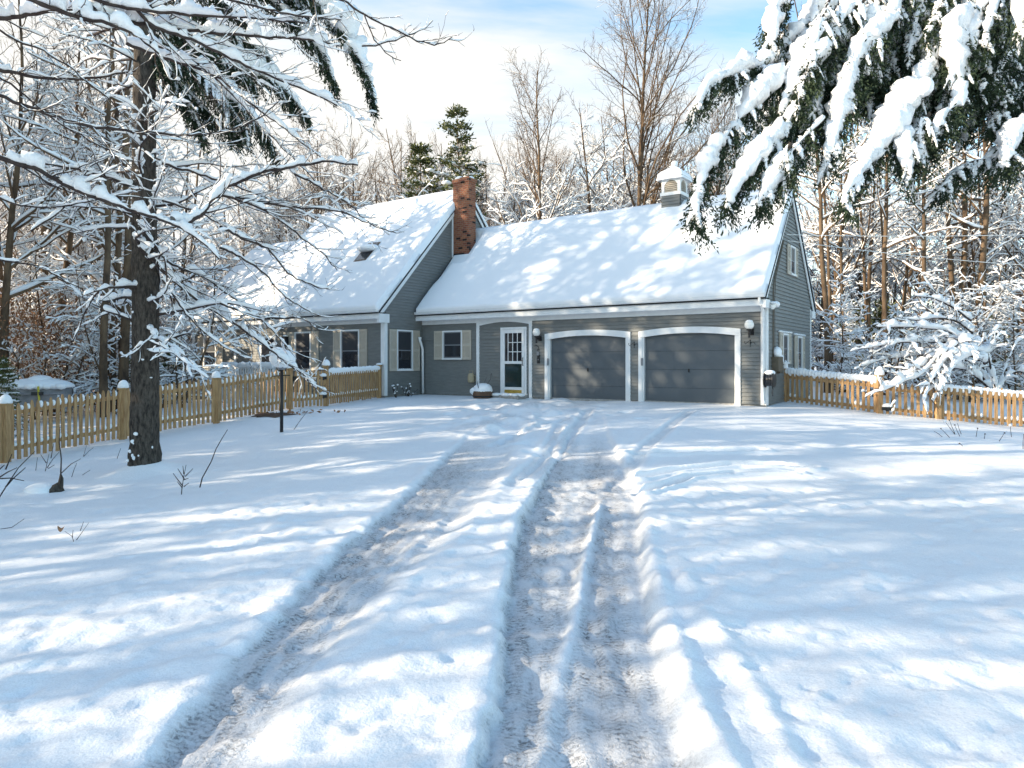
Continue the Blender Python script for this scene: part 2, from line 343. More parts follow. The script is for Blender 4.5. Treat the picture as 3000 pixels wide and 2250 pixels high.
# wheel-track edges surveyed along the drive
LB_L = edge([(380,2300),(440,2250),(600,2034),(868,1763),(992,1627),(1150,1491),(1297,1356),(1376,1268),(1450,1222)], .09)
LB_R = edge([(790,2300),(830,2230),(1000,1966),(1190,1740),(1320,1620),(1400,1530),(1488,1410),(1530,1300),(1540,1240)], .09)
RB_L = edge([(1340,2330),(1372,2250),(1400,2170),(1458,1900),(1485,1627),(1519,1519),(1575,1420),(1630,1330),(1680,1240),(1700,1205)])
RB_R = edge([(2130,2330),(2090,2250),(1995,2034),(1925,1763),(1900,1640),(1895,1519),(1880,1437),(1840,1356),(1790,1270),(1770,1205)])
RDG = edge([(1560,2250),(1620,2034),(1690,1763),(1720,1600),(1738,1535),(1760,1450)])
BM1 = edge([(2180,2300),(2140,2250),(2030,2010),(1945,1760),(1915,1640),(1905,1560)])
BM2 = edge([(2330,2250),(2240,2050),(2110,1860),(2030,1730),(1990,1670)])
CURV = [([(1870,1400),(1990,1378),(2150,1362),(2290,1365),(2370,1372)], .13, .10), ([(1560,1400),(1640,1300),(1700,1230),(1730,1195)], .15, .035), ([(1800,1420),(1900,1300),(1990,1225),(2020,1203)], .15, .025), ([(1450,1300),(1560,1250),(1690,1212)], .16, .03), ([(1500,1420),(1600,1320),(1640,1240)], .13, .03),
        ([(1880,1440),(2030,1395),(2160,1383),(2330,1386)], .10, .08),
        ([(1860,1330),(2000,1325),(2120,1322),(2230,1318)], .14, .08)]
_rg = np.random.default_rng(3)
PRINTS = []
for (a, b, n) in (((1330,1195),(1500,1260),16), ((1500,1230),(1745,1200),18), ((1460,1250),(1640,1330),22), ((1560,1200),(1900,1215),20)):
    for i in range(n):
        t = _rg.uniform(); PRINTS.append((*gp(a[0] + (b[0] - a[0]) * t + _rg.normal(0, 25), a[1] + (b[1] - a[1]) * t + _rg.normal(0, 10))[:2], _rg.uniform(.09, .2), _rg.uniform(.03, .09)))
for (a, b, n) in (((900,1700),(1500,1500),0), ((1990,1700),(2500,1850),16), ((2100,1900),(2900,2200),18), ((100,1950),(800,1780),14), ((1100,2150),(1400,1800),12)):
    for i in range(n):
        t = _rg.uniform(); PRINTS.append((*gp(a[0] + (b[0] - a[0]) * t + _rg.normal(0, 90), a[1] + (b[1] - a[1]) * t + _rg.normal(0, 60))[:2], _rg.uniform(.025, .055), _rg.uniform(.008, .02)))
TREE_XY = (-6.18, 12.0)
def seg_dist(x, y, pts):
    d = np.full(x.shape, 1e9)
    for (a, b) in zip(pts[:-1], pts[1:]):
        ab = b - a; t = np.clip(((x - a[0]) * ab[0] + (y - a[1]) * ab[1]) / (ab @ ab), 0, 1)
        d = np.minimum(d, np.hypot(x - a[0] - t * ab[0], y - a[1] - t * ab[1]))
    return d

def ground_h(x, y):
    z = gbase(x, y)
    near = sstep(26, 14, np.hypot(x, y)) 
    z = z + .05 * (fbm(x * .45, y * .45, 5, 3) - .5)
    rough = sstep(.40, .62, fbm(x * .22 + 3, y * .3 + 1, 21, 2)) * sstep(13, 8, y) * (y > 0)
    z = z + (.012 + .022 * rough) * (fbm(x * 3.2, y * 3.2, 9, 3) - .5) * near * 2
    z = z - .015 * rough * sstep(.52, .82, vnoise(x * 8.5, y * 9.5, 31)) * near
    z = z - .012 * sstep(.76, .92, vnoise(x * 6.1, y * 6.4, 37)) * near
    packed = np.zeros_like(x); across = np.zeros_like(x)
    z = z + .009 * (fbm(x * 10, y * 10, 97, 2) - .5) * (.4 + .6 * rough) * near
    wob = .12 * (fbm(x * 1.2 + 9, y * 1.1, 41, 3) - .5) + .07 * (fbm(x * 7, y * 6, 43, 2) - .5)
    fade = sstep(18.5, 11, y)
    for (L_, R_, dep, nm) in ((LB_L, LB_R, .055, 0), (RB_L, RB_R, .075, 1)):
        xl = np.interp(y, *L_) + wob; xr = np.interp(y, *R_) + wob * .7
        dl = x - xl; dr = xr - x
        ins = sstep(0, .11 if nm == 0 else .05, dl) * sstep(0, .26 if nm == 0 else .10, dr) * sstep(1.2, 2.0, y + 1.5)
        cut = ins * dep * (.14 + .86 * fade)
        z = z - cut
        out = np.where(dl < 0, -dl, np.where(dr < 0, -dr, 9))
        z = z + .012 * np.exp(-((out - .06) / .06) ** 2) * (.6 + .8 * vnoise(x * 3, y * 3, 51 + nm)) * sstep(17, 11, y) * (y > .5)
        t = dl / np.maximum(xr - xl, .05)
        if nm == 0: pk = ins * (.45 + .75 * sstep(.75, .15, t))
        else: pk = ins * (.45 + .65 * np.maximum(sstep(.45, .1, t), sstep(.3, .0, np.abs(t - .62))))
        pk = pk * (.10 + .90 * sstep(15.5, 10, y))
        packed = np.maximum(packed, pk); across = np.where((dl > 0) & (dr > 0), dl * 1.0 + 5 * nm, across)
        # tread grooves running along the drive
        z = z + ins * (.006 * np.sin(t * 38 + 3 * vnoise(y * .8, x * 0 + 2, 61)) + .016 * (fbm(x * 6, y * 1.2, 63, 3) - .5)) * sstep(13, 7, y)
    xr = np.interp(y, *RDG); rid = np.exp(-((x - xr) / .042) ** 2) * sstep(9.5, 7.5, y) * (y > .5) * (.35 + .65 * sstep(3.6, 5.0, y))
    z = z + .065 * rid * (.5 + .7 * vnoise(x * 2, y * 2.5, 71)); packed = packed * (1 - .9 * np.clip(rid * 1.4, 0, 1))
    for bm, hgt, wd in ((BM1, .030, .05), (BM2, .034, .06)):
        xr = np.interp(y, *bm, left=bm[1][0], right=99)
        z = z + hgt * np.exp(-((x - xr) / wd) ** 2) * (.4 + .9 * vnoise(x * 1.5, y * 2.6, 73)) * (y > .3)
    for pts, wd, dep in CURV:
        q = [gp(*p)[:2] for p in pts]; d = seg_dist(x, y, q)
        z = z - dep * sstep(wd, wd * .45, d) + dep * .5 * np.exp(-((d - wd * 1.35) / (wd * .4)) ** 2)
        packed = np.maximum(packed, .30 * sstep(wd, wd * .5, d))
    churn = np.exp(-((x + .2 - .12 * (y - 16)) / 2.0) ** 2) * sstep(13, 17, y) * sstep(25, 20.5, y)
    z = z + churn * .16 * (fbm(x * 1.9, y * 1.5, 81, 3) - .5) * 2 - churn * .04
    packed = np.maximum(packed, churn * .35 * sstep(.5, .7, fbm(x * 2.2, y * 1.2, 83, 2)))
    for (a, b_, r, dp) in PRINTS:
        k = (np.abs(x - a) < .5) & (np.abs(y - b_) < .5)
        if k.any(): z[k] -= dp * np.exp(-(((x[k] - a) ** 2 + (y[k] - b_) ** 2) / r ** 2) ** 1.5)
    d = np.hypot(x - TREE_XY[0], y - TREE_XY[1])
    z = z + .20 * np.exp(-(d / .5) ** 2) + .05 * np.exp(-(d / 1.3) ** 2)
    d = np.hypot(x + 8.1, y - 11.0); z = z + .22 * np.exp(-(d / .55) ** 2)
    return z, np.clip(packed, 0, 1), across

def axis(lo, hi, a, b, st, g, gmax):
    c = list(np.arange(a, b, st)); s = st; v = c[-1]
    while v < hi: s = min(s * g, gmax); v += s; c.append(v)
    s = st; v = a; l = []
    while v > lo: s = min(s * g, gmax); v -= s; l.append(v)
    return np.array(l[::-1] + c)
gx = axis(-150, 150, -5.2, 5.2, .034, 1.035, 12)
gy = np.concatenate([axis(-60, 2.2, 2.2, 2.23, .034, 1.2, 8)[:-2], axis(2.2, 200, 2.2, 9.5, .034, 1.0095, 12)[1:]])
gy = np.unique(np.round(gy, 4))
X, Y = np.meshgrid(gx, gy); X = X.ravel(); Y = Y.ravel()
Z, PK, AC = ground_h(X, Y)
nx, ny = len(gx), len(gy)
i = np.arange(ny - 1)[:, None] * nx; j = np.arange(nx - 1)[None]
Q = np.stack([i + j, i + j + 1, i + nx + j + 1, i + nx + j], -1).reshape(-1, 4)
def drive_mask(x, y):
    w = .25 * (fbm(x * .8, y * .8, 91, 2) - .5)
    xl = np.interp(y, *LB_L) - .35 + w; xr = np.interp(y, [0, 3, 6, 10, 14, 18, 21], [1.55, 1.65, 1.9, 2.6, 4.4, 5.9, 6.2]) + w
    xl = np.where(y > 15, xl - .25 * (y - 15), xl)
    # the drive ends along the garage front
    fr = (x - 6.695) * math.sin(math.radians(35)) + (y - 18.695) * math.cos(math.radians(35))
    return (x > xl) & (x < xr) & (y > -20) & (fr < .02)
cx_, cy_ = X[Q].mean(1), Y[Q].mean(1)
dm = drive_mask(cx_, cy_)
_g1, _g0 = np.gradient(Z.reshape(ny, nx), gy, gx)
NZ = nrm(np.stack([-_g0.ravel(), -_g1.ravel(), np.ones(nx * ny)], 1))
def sheet(name, F):
    u, inv = np.unique(F, return_inverse=True)
    b = MB(); b.add(np.stack([X[u], Y[u], Z[u]], 1), inv.reshape(-1, 4))
    o = b.build(name, M['ground'], smooth=True)
    at = o.data.attributes.new('packed', 'FLOAT', 'POINT'); at.data.foreach_set('value', PK[u].astype(np.float32))
    at = o.data.attributes.new('across', 'FLOAT', 'POINT'); at.data.foreach_set('value', AC[u].astype(np.float32))
    o.data.normals_split_custom_set_from_vertices(NZ[u])
    return tag(o, kind='structure')
o = sheet('ground', Q[~dm]); tag(o, 'smooth snow covered front lawn and woodland floor', 'ground')
o = sheet('driveway', Q[dm]); tag(o, 'snowy driveway cut by packed grey tyre tracks leading to the garage', 'driveway')
def gz(x, y):
    return float(ground_h(np.array([float(x)]), np.array([float(y)]))[0][0])
# ------------------------------------------------------------------ house (local x along the garage front, local y to the back)
TH = math.radians(35.0)
HC = np.array([6.695, 18.695]); EX = np.array([math.cos(TH), -math.sin(TH)]); EY = np.array([math.sin(TH), math.cos(TH)])
HZ = .45
def hx(px, yl=0.0):
    k = (px - CX) / FL; b = HC + yl * EY
    return (k * b[1] - b[0]) / (EX[0] - k * EX[1])
def hy(px, xl=0.0):
    k = (px - CX) / FL; b = HC + xl * EX
    return (k * b[1] - b[0]) / (EY[0] - k * EY[1])
def hd(xl, yl): return (HC + xl * EX + yl * EY)[1]
def hz(py, xl, yl): return CZ - (py - HY) * hd(xl, yl) / FL
def hw(xl, yl, z):
    p = HC + xl * EX + yl * EY; return np.array([p[0], p[1], z])

house = empty('house', (*HC, HZ), -TH)
tag(house, 'grey clapboard house with attached two-door garage under thick roof snow', 'house')
OFF = (0, 0, -HZ)
def hb(mb, name, m, parent=house, smooth=False, bevel=0):
    return mb.build(name, m, parent, smooth, OFF if parent is house else None, bevel)

XG = -12.14; YM = -1.883; ZB = .60; ZF = 3.06; XW = XG - 8.2; XL = XG - 11.57
GD = 5.07; YR = GD / 2; ZRG = 6.72; YMR = 2.52; ZRM = 8.38; YMB = 2 * YMR - YM
EXPO = .104
def clap(mb, fr, zs, ze, rng_fn):
    """lapped boards from zs to ze; rng_fn(z) -> list of (s0,s1); fr(s,d,z) -> point"""
    z = zs
    while z < ze - 1e-6:
        z1 = min(z + EXPO, ze)
        for (a0, b0), (a1, b1) in zip(rng_fn(z + 1e-4), rng_fn(z1 - 1e-4)):
            if b0 - a0 < .01: continue
            P = [fr(a0, .03, z), fr(b0, .03, z), fr(b1, .004, z1), fr(a1, .004, z1), fr(a0, 0, z), fr(b0, 0, z)]
            mb.add(P, [(0, 1, 2, 3), (4, 5, 1, 0)])
        z = z1
def front(yl): return lambda s, d, z: (s, yl - d, z)
def side(xl): return lambda s, d, z: (xl + d, s, z)
def fbox(mb, fr, s0, s1, d0, d1, z0, z1):
    a = fr(s0, d0, z0); b = fr(s1, d1, z1)
    mb.box(min(a[0], b[0]), max(a[0], b[0]), min(a[1], b[1]), max(a[1], b[1]), min(a[2], b[2]), max(a[2], b[2]))

# garage door geometry
D1 = (hx(1607.4), hx(1837.3)); D2 = (hx(1882.5), hx(2157.9)); ZO = 2.44; RISE = .10; ZFL = .46
T1 = (hx(1597.9), hx(1848.3)); T2 = (hx(1872), hx(2170.6))
fA = front(0.0); fC = front(YM); fB = side(XG); fR = side(0.0)
def rngA(z):
    cuts = [(XG, 0)]
    for a, b in (D1, D2):
        if z < ZO + .08:
            n = []
            for s in cuts:
                n += [(s[0], a), (b, s[1])] if s[0] < a < s[1] else [s]
            cuts = n
    return cuts
mb = MB(); clap(mb, fA, ZB, ZO + .08, rngA); clap(mb, fA, ZO + .08, ZF + .2, lambda z: [(XG, 0)])
sG = (ZRG - 3.42) / (YR + .33); sM = (ZRM - 3.42) / (YMR - YM + .33)
def gabR(z):
    o = max(0, (z - 3.42) / sG - .33); return [(o + 0, GD - o)]
clap(mb, fR, ZB, 6.6, gabR)
def gabB(z):
    o = max(0, (z - 3.42) / sM - .33); return [(YM + o, YMB - o)]
clap(mb, fB, ZB, 8.2, gabB)
clap(mb, fC, ZB, ZF + .2, lambda z: [(XL, XG)])
# hidden rear and end walls
mb.add([(0, GD, ZB), (XG, GD, ZB), (XG, GD, 3.4), (0, GD, 3.4)], [(0, 1, 2, 3)])
mb.add([(XG, YMB, ZB), (XL, YMB, ZB), (XL, YMB, 3.4), (XG, YMB, 3.4)], [(0, 1, 2, 3)])
mb.add([(XW, YM, 3.3), (XW, YMB, 3.3), (XW, YMR, ZRM - .15)], [(0, 1, 2)])
mb.add([(XL, YM, ZB), (XL, YMB, ZB), (XL, YMB, 3.4), (XL, YM + 3.2, 6.7), (XL, YM, 3.4)], [(0, 1, 2, 3, 4)])
hb(mb, 'wall', M['siding'])

# foundation
mb = MB(); mb.box(XG, -.03, .03, GD - .03, -.1, ZB); mb.box(XL + .03, XG - .03, YM + .03, YMB - .03, -.1, ZB + .002)
hb(mb, 'foundation', M['concrete'])

# trim: corner boards, friezes, pilasters, eaves
mb = MB()
mb.box(-.13, .034, -.036, .0, ZB - .02, ZF); mb.box(0.0, .036, .0, .11, ZB - .02, ZF + .35)
mb.box(0.0, .036, GD - .11, GD, ZB, ZF + .35)
mb.box(XG - .15, XG + .034, YM - .036, YM, ZB - .02, ZF); mb.box(XG, XG + .036, YM, YM + .1, ZB - .02, ZF)
mb.box(XL - .03, XL + .12, YM - .036, YM, ZB, ZF)
mb.box(hx(690, YM) - .06, hx(690, YM) + .08, YM - .038, YM, ZB, ZF)
for a, b in ((1551.5, 1560), (1398, 1406)): mb.box(hx(a), hx(b), -.05, 0, ZB - .05, ZF)
for (x0, x1, yl) in ((XG + .03, 0.0, 0.0), (XL - .03, XG + .02, YM)):
    mb.box(x0, x1, yl - .045, yl - .001, ZF, 3.24)             # frieze
    mb.box(x0 - .02, x1 + .05, yl - .34, yl - .046, 3.22, 3.25)  # soffit
    mb.box(x0 - .02, x1 + .06, yl - .365, yl - .34, 3.19, 3.345)  # fascia
    mb.box(x0 - .02, x1 + .06, yl - .365, yl - .046, 3.345, 3.36)
# small arch spandrels over the entry
xa, xb = hx(1406), hx(1551.5); n = 12
ar = [(xa + (xb - xa) * i / n, -.04, ZF - .10 * (2 * i / n - 1) ** 2 + .0) for i in range(n + 1)]
mb.prism([(xa, -.04, ZF + .01)] + ar[:n // 2 + 1] , (0, .035, 0)); mb.prism(ar[n // 2:] + [(xb, -.04, ZF + .01)], (0, .035, 0))
# rakes
def rake(mb, xl, y0, z0, y1, z1, w, h, t=.03):
    p = np.array([xl, y0, z0]); q = np.array([xl, y1, z1]); mb.bar(p, q, t, h, up=(0, -(z1 - z0), (y1 - y0)))
rake(mb, .055, -.33, 3.33, YR, ZRG - .09, .03, .19); rake(mb, .055, GD + .33, 3.33, YR, ZRG - .09, .03, .19)
rake(mb, XG + .07, YM - .33, 3.33, YMR, ZRM - .09, .03, .19); rake(mb, XG + .07, YMB + .33, 3.33, YMR, ZRM - .09, .03, .19)
# eave returns
mb.box(XG + .0, XG + .11, YM - .36, YM + .12, 3.06, 3.36); mb.box(0, .09, -.36, .06, 3.14, 3.36)
mb.box(0, .09, GD - .1, GD + .36, 3.14, 3.36)
# white board beside the chimney
mb.box(XG + .03, XG + .06, 1.63, 1.69, 5.45, 7.35)
hb(mb, 'trim', M['white'])
# gutters, the shadow beneath them painted in as a black strip
mb = MB()
for (x0, x1, yl) in ((XG + .06, .08, 0.0), (XL - .05, XG + .06, YM)):
    mb.prism([(x0, yl - .366, 3.40), (x0, yl - .366, 3.485), (x0, yl - .50, 3.495), (x0, yl - .48, 3.43), (x0, yl - .45, 3.40)], (x1 - x0, 0, 0))
hb(mb, 'gutter', M['white'])
mb = MB()
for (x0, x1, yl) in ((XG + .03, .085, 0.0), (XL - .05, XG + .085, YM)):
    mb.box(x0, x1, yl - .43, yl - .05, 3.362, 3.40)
hb(mb, 'gutter_shade_strip', M['gap'])
# downspouts
for (xl, yl, zt) in ((-.055, -.075, 3.40), ):
    mb = MB(); mb.tube([(xl, yl - .33, zt), (xl, yl - .33, zt - .1), (xl, yl - .02, zt - .34), (xl, yl - .02, .75), (xl + .05, yl - .05, .62)], .045, 8)
    hb(mb, 'downspout', M['white'], smooth=True)
mb = MB(); xd = hx(1232, -.25); mb.tube([(xd, -.28, 2.62), (xd, -.28, 2.5), (xd, -.2, 2.35), (xd, -.14, 2.2), (xd, -.12, .6)], [.06, .05, .045, .045, .045], 8)
hb(mb, 'downspout', M['white'], smooth=True)

# roofs: dark slab, snow blanket on top
def roof_slab(mb, x0, x1, pts, th=.07):      # pts (y,z) eave-ridge-eave
    (ya, za), (yr, zr), (yb, zb) = pts
    mb.prism([(x0, ya, za), (x0, yr, zr), (x0, yb, zb), (x0, yb, zb - th), (x0, yr, zr - th), (x0, ya, za - th)], (x1 - x0, 0, 0))
rp = {'g': ((-.36, 3.42), (YR, ZRG), (GD + .36, 3.42)), 'm': ((YM - .36, 3.42), (YMR, ZRM), (YMB + .36, 3.42)), 'w': ((YM - .36, 3.42), (YM + 3.2, 7.0), (YMB + .36, 3.42))}
mb = MB(); roof_slab(mb, XG + .02, .10, rp['g']); roof_slab(mb, XW - .12, XG + .10, rp['m']); roof_slab(mb, XL - .12, XW - .121, rp['w'])
roof = hb(mb, 'roof', M['shingle'])

def snow_sheet(mb, x0, x1, pts, T, nu, nv, seed, edges=(1, 1), eave=.07, cut=None):
    """blanket over an eave-ridge-eave profile; thickness T rounds off at the eaves and (edges) at the two ends"""
    (ya, za), (yr, zr), (yb, zb) = pts
    v = np.concatenate([np.linspace(0, .04, 6)[:-1], np.linspace(.04, 1, nv)]); ss = np.concatenate([v, 2 - v[::-1][1:]])
    u = np.concatenate([np.linspace(0, .012, 6)[:-1], np.linspace(.012, .988, nu), np.linspace(.988, 1, 6)[1:]])
    U_, S_ = np.meshgrid(u, ss, indexing='ij')
    y = np.where(S_ < 1, ya - eave + (yr - ya + eave) * S_, yr + (yb + eave - yr) * (S_ - 1)); f = np.where(S_ < 1, S_, 2 - S_)
    zz = np.where(S_ < 1, za + (zr - za) * S_, zr + (zb - zr) * (S_ - 1))
    x = x0 + (x1 - x0) * U_
    Lm = abs(x1 - x0); Ls = math.hypot(yr - ya, zr - za)
    rag = .05 * (fbm(x * 3, y * 0 + seed, seed, 3) - .5) + .07 * (fbm(x * .9, y * 0 + seed, seed + 5, 2) - .45)
    d1 = f * Ls + 2e-3; t = T * np.sqrt(np.clip(1 - (1 - np.clip(d1 / .12, 0, 1)) ** 2, 0, 1))
    for k, e in ((0, edges[0]), (1, edges[1])):
        if e: dd = (U_ if k == 0 else 1 - U_) * Lm; t = t * np.sqrt(np.clip(1 - (1 - np.clip(dd / .10, 0, 1)) ** 2, 0, 1))
    t = t * (.85 + .3 * fbm(x * .5, y * .7, seed + 1, 3)) + .02 * (fbm(x * 2.2, S_ * Ls * 2.2, seed + 3, 3) - .5) * np.clip(d1 / .2, 0, 1)
    if cut is not None: t = t * cut(x, y)
    nv_ = np.array([-(zr - za), (yr - ya)]) / Ls      # normal (y,z) of the front slope
    ny_ = np.where(S_ < 1, nv_[0], -nv_[0]); w = np.clip((1 - f) / .06, 0, 1)
    top = np.stack([x, y + ny_ * t * w - np.where(f < .03, rag * (1 - f / .03), 0) * np.where(S_ < 1, 1, -1), zz + (nv_[1] * w + (1 - w) * .9) * t + .002], -1)
    bot = np.stack([x, y, zz + .001], -1)
    n, m = U_.shape; b0 = n * m
    i = np.arange(n - 1)[:, None] * m; j = np.arange(m - 1)[None]
    F1 = np.stack([i + j, i + m + j, i + m + j + 1, i + j + 1], -1).reshape(-1, 4)
    per = [(k, k + 1) for k in range(m - 1)] + [((n - 1) * m + k + 1, (n - 1) * m + k) for k in range(m - 1)] + [((k + 1) * m, k * m) for k in range(n - 1)] + [(k * m + m - 1, (k + 1) * m + m - 1) for k in range(n - 1)]
    mb.add(np.concatenate([top.reshape(-1, 3), bot.reshape(-1, 3)]), F1, [(a, b, b + b0, a + b0) for a, b in per])
# garage blanket: melted back along the gable and below the chimney
def gcut(x, y):
    d = x - (XG + .1); e = .04 + .30 * np.exp(-((y - 1.2) / .6) ** 2)
    ch = sstep(.02, .18, np.maximum(np.maximum(XG + .9 - x, 0) * 0 + np.hypot(np.maximum(0, np.abs(x - (XG + .45)) - .45), np.maximum(0, np.abs(y - 1.85) - .45)), 0))
    return sstep(0, 1, d / (e + .05)) * np.where(y < GD / 2, ch, 1)
mb = MB()
snow_sheet(mb, XG + .10, .10, rp['g'], .20, 110, 60, 11, (0, 1), cut=gcut)
snow_sheet(mb, XW - .16, XG + .13, rp['m'], .20, 90, 70, 12, (1, 1))
snow_sheet(mb, XL - .16, XW - .1, rp['w'], .20, 40, 50, 13, (1, 0))
sn = mb.build('roof_snow', M['snow_roof'], roof, True)
# skylight poking out of the main roof
def on_main(px, py):
    k = (px - CX) / FL; best = None
    for yy in np.linspace(YM, YMR, 400):
        zz = 3.42 + sM * (yy - YM + .36) * 1.0
        xx = hx(px, yy)
        e = abs(hz(py, xx, yy) - zz - .15)
        if best is None or e < best[0]: best = (e, xx, yy, zz)
    return best[1:]
sx, sy, szz = on_main(1075, 752)
al = math.atan2(ZRM - 3.42, YMR - YM + .36); uu = np.array([0, math.cos(al), math.sin(al)]); nn = np.array([0, -math.sin(al), math.cos(al)])
sc_ = np.array([sx, sy, szz]) + uu * .25
mb = MB(); mb.obox(sc_ + nn * .14, (1, 0, 0), uu, nn, .33, .55, .10); sk = mb.build('skylight', M['bronze'], roof)
mb = MB(); mb.obox(sc_ + nn * .243, (1, 0, 0), uu, nn, .28, .5, .006); mb.build('pane', M['glass'], sk)
mb = MB(); mb.blob(sc_ + nn * .20 + uu * .22, (.52, .50, .16), 3, np.random.default_rng(5), .05)
v = mb.V[-1] - (sc_ + nn * .3 + uu * .26)
mb.build('skylight_snow', M['snow_roof'], sk, True)

# chimney
cx0, cx1, cy0, cy1 = XG + .03, XG + .80, 1.70, 2.12; zt = CZ + (HY - 519) * hd(XG + .4, 1.7) / FL
mb = MB(); mb.box(cx0, cx1, cy0, cy1, 5.3, zt - .2); mb.box(cx0 - .03, cx1 + .03, cy0 - .03, cy1 + .03, zt - .2, zt - .06); mb.box(cx0 + .05, cx1 - .05, cy0 + .04, cy1 - .04, zt - .06, zt)
ch = hb(mb, 'chimney', M['brick'])
mb = MB(); r_ = np.random.default_rng(8)
mb.blob((cx0 + .17, cy0 + .2, zt - .03), (.2, .22, .12), 2, r_, .15, -.3); mb.blob((cx0 + .66, cy0 + .25, zt - .05), (.13, .18, .10), 2, r_, .15, -.3)
mb.build('chimney_snow', M['snow'], ch, True)
mb = MB(); mb.prism([(cx0, cy0 - .02, 5.35), (cx1 + .02, cy0 - .02, 5.35), (cx1 + .02, cy0 - .02, 5.62), (cx0, cy0 - .02, 5.62)], (0, cy1 - cy0, 0))
mb.build('flashing', M['concrete'], ch)

# cupola on the garage ridge
xc = hx(1976, YR); cw = .31; zc = ZRG - .188
mb = MB(); 
clap(mb, lambda s, d, z: (s, YR - cw - d, z), zc, zc + .52, lambda z: [(xc - cw, xc + cw)])
clap(mb, lambda s, d, z: (xc + cw + d, s, z), zc, zc + .52, lambda z: [(YR - cw, YR + cw)])
mb.box(xc - cw + .01, xc + cw - .01, YR - cw + .01, YR + cw - .01, zc - .3, zc + .5)
cup = hb(mb, 'cupola', M['siding'])
mb = MB(); z0, z1 = zc + .52, zc + 1.02
mb.box(xc - cw - .04, xc + cw + .04, YR - cw - .04, YR + cw + .04, z0 - .02, z0 + .08)
for sx_ in (-1, 1):
    for sy_ in (-1, 1):
        a = xc + sx_ * (cw - .045); b = YR + sy_ * (cw - .045); mb.box(a - .045, a + .045, b - .045, b + .045, z0 + .08, z1)
n = 12
for fr_, c0 in ((lambda s, d, z: (xc + s, YR - cw - d, z), 0), (lambda s, d, z: (xc + cw + d, YR + s, z), 0)):
    w_ = cw - .09; arc = [fr_(-w_ + 2 * w_ * i / n, .0, z1 - .02 - .15 * (2 * i / n - 1) ** 2) for i in range(n + 1)]
    mb.prism([fr_(-w_, 0, z1 + .01)] + arc + [fr_(w_, 0, z1 + .01)], np.array(fr_(0, -.06, 0)) - np.array(fr_(0, 0, 0)))
mb.box(xc - cw - .06, xc + cw + .06, YR - cw - .06, YR + cw + .06, z1, z1 + .06)
mb.build('cupola_frame', M['white'], cup)
mb = MB()
for i in range(7):
    z = z0 + .1 + i * .06
    mb.obox((xc, YR - cw + .03, z + .02), (1, 0, 0), nrm([0, .6, .8]), nrm([0, -.8, .6]), cw - .09, .035, .006)
    mb.obox((xc + cw - .03, YR, z + .02), (0, 1, 0), nrm([-.6, 0, .8]), nrm([.8, 0, .6]), cw - .09, .035, .006)
mb.box(xc - cw + .08, xc + cw - .08, YR - cw + .08, YR + cw - .08, z0 + .08, z1)
mb.build('louvre', M['shutter'], cup)
mb = MB(); rf = [(xc - cw - .12, YR - cw - .12, z1 + .06), (xc + cw + .12, YR - cw - .12, z1 + .06), (xc + cw + .12, YR + cw + .12, z1 + .06), (xc - cw - .12, YR + cw + .12, z1 + .06), (xc, YR, z1 + .36)]
mb.add(rf, [(0, 1, 4), (1, 2, 4), (2, 3, 4), (3, 0, 4)], [(3, 2, 1, 0)]); mb.build('cupola_roof', M['shingle'], cup)
mb = MB(); N = 20; g = np.linspace(-1, 1, N); A_, B_ = np.meshgrid(g, g)
m_ = np.maximum(np.abs(A_), np.abs(B_)); hh = .09 + .30 * (1 - m_) + .13 * np.sqrt(np.clip(1 - m_ ** 6, 0, 1)) - .09 * (m_ > .99) + .03 * (fbm(A_ * 2, B_ * 2, 4) - .5)
V = np.stack([xc + A_ * (cw + .13), YR + B_ * (cw + .13), z1 + hh - .02], -1).reshape(-1, 3)
i = np.arange(N - 1)[:, None] * N; j = np.arange(N - 1)[None]
mb.add(V, np.stack([i + j, i + j + 1, i + N + j + 1, i + N + j], -1).reshape(-1, 4))
mb.blob((xc, YR, z1 + .55), (.11, .11, .1), 2, r_, .1)
mb.build('cupola_snow', M['snow_roof'], cup, True)

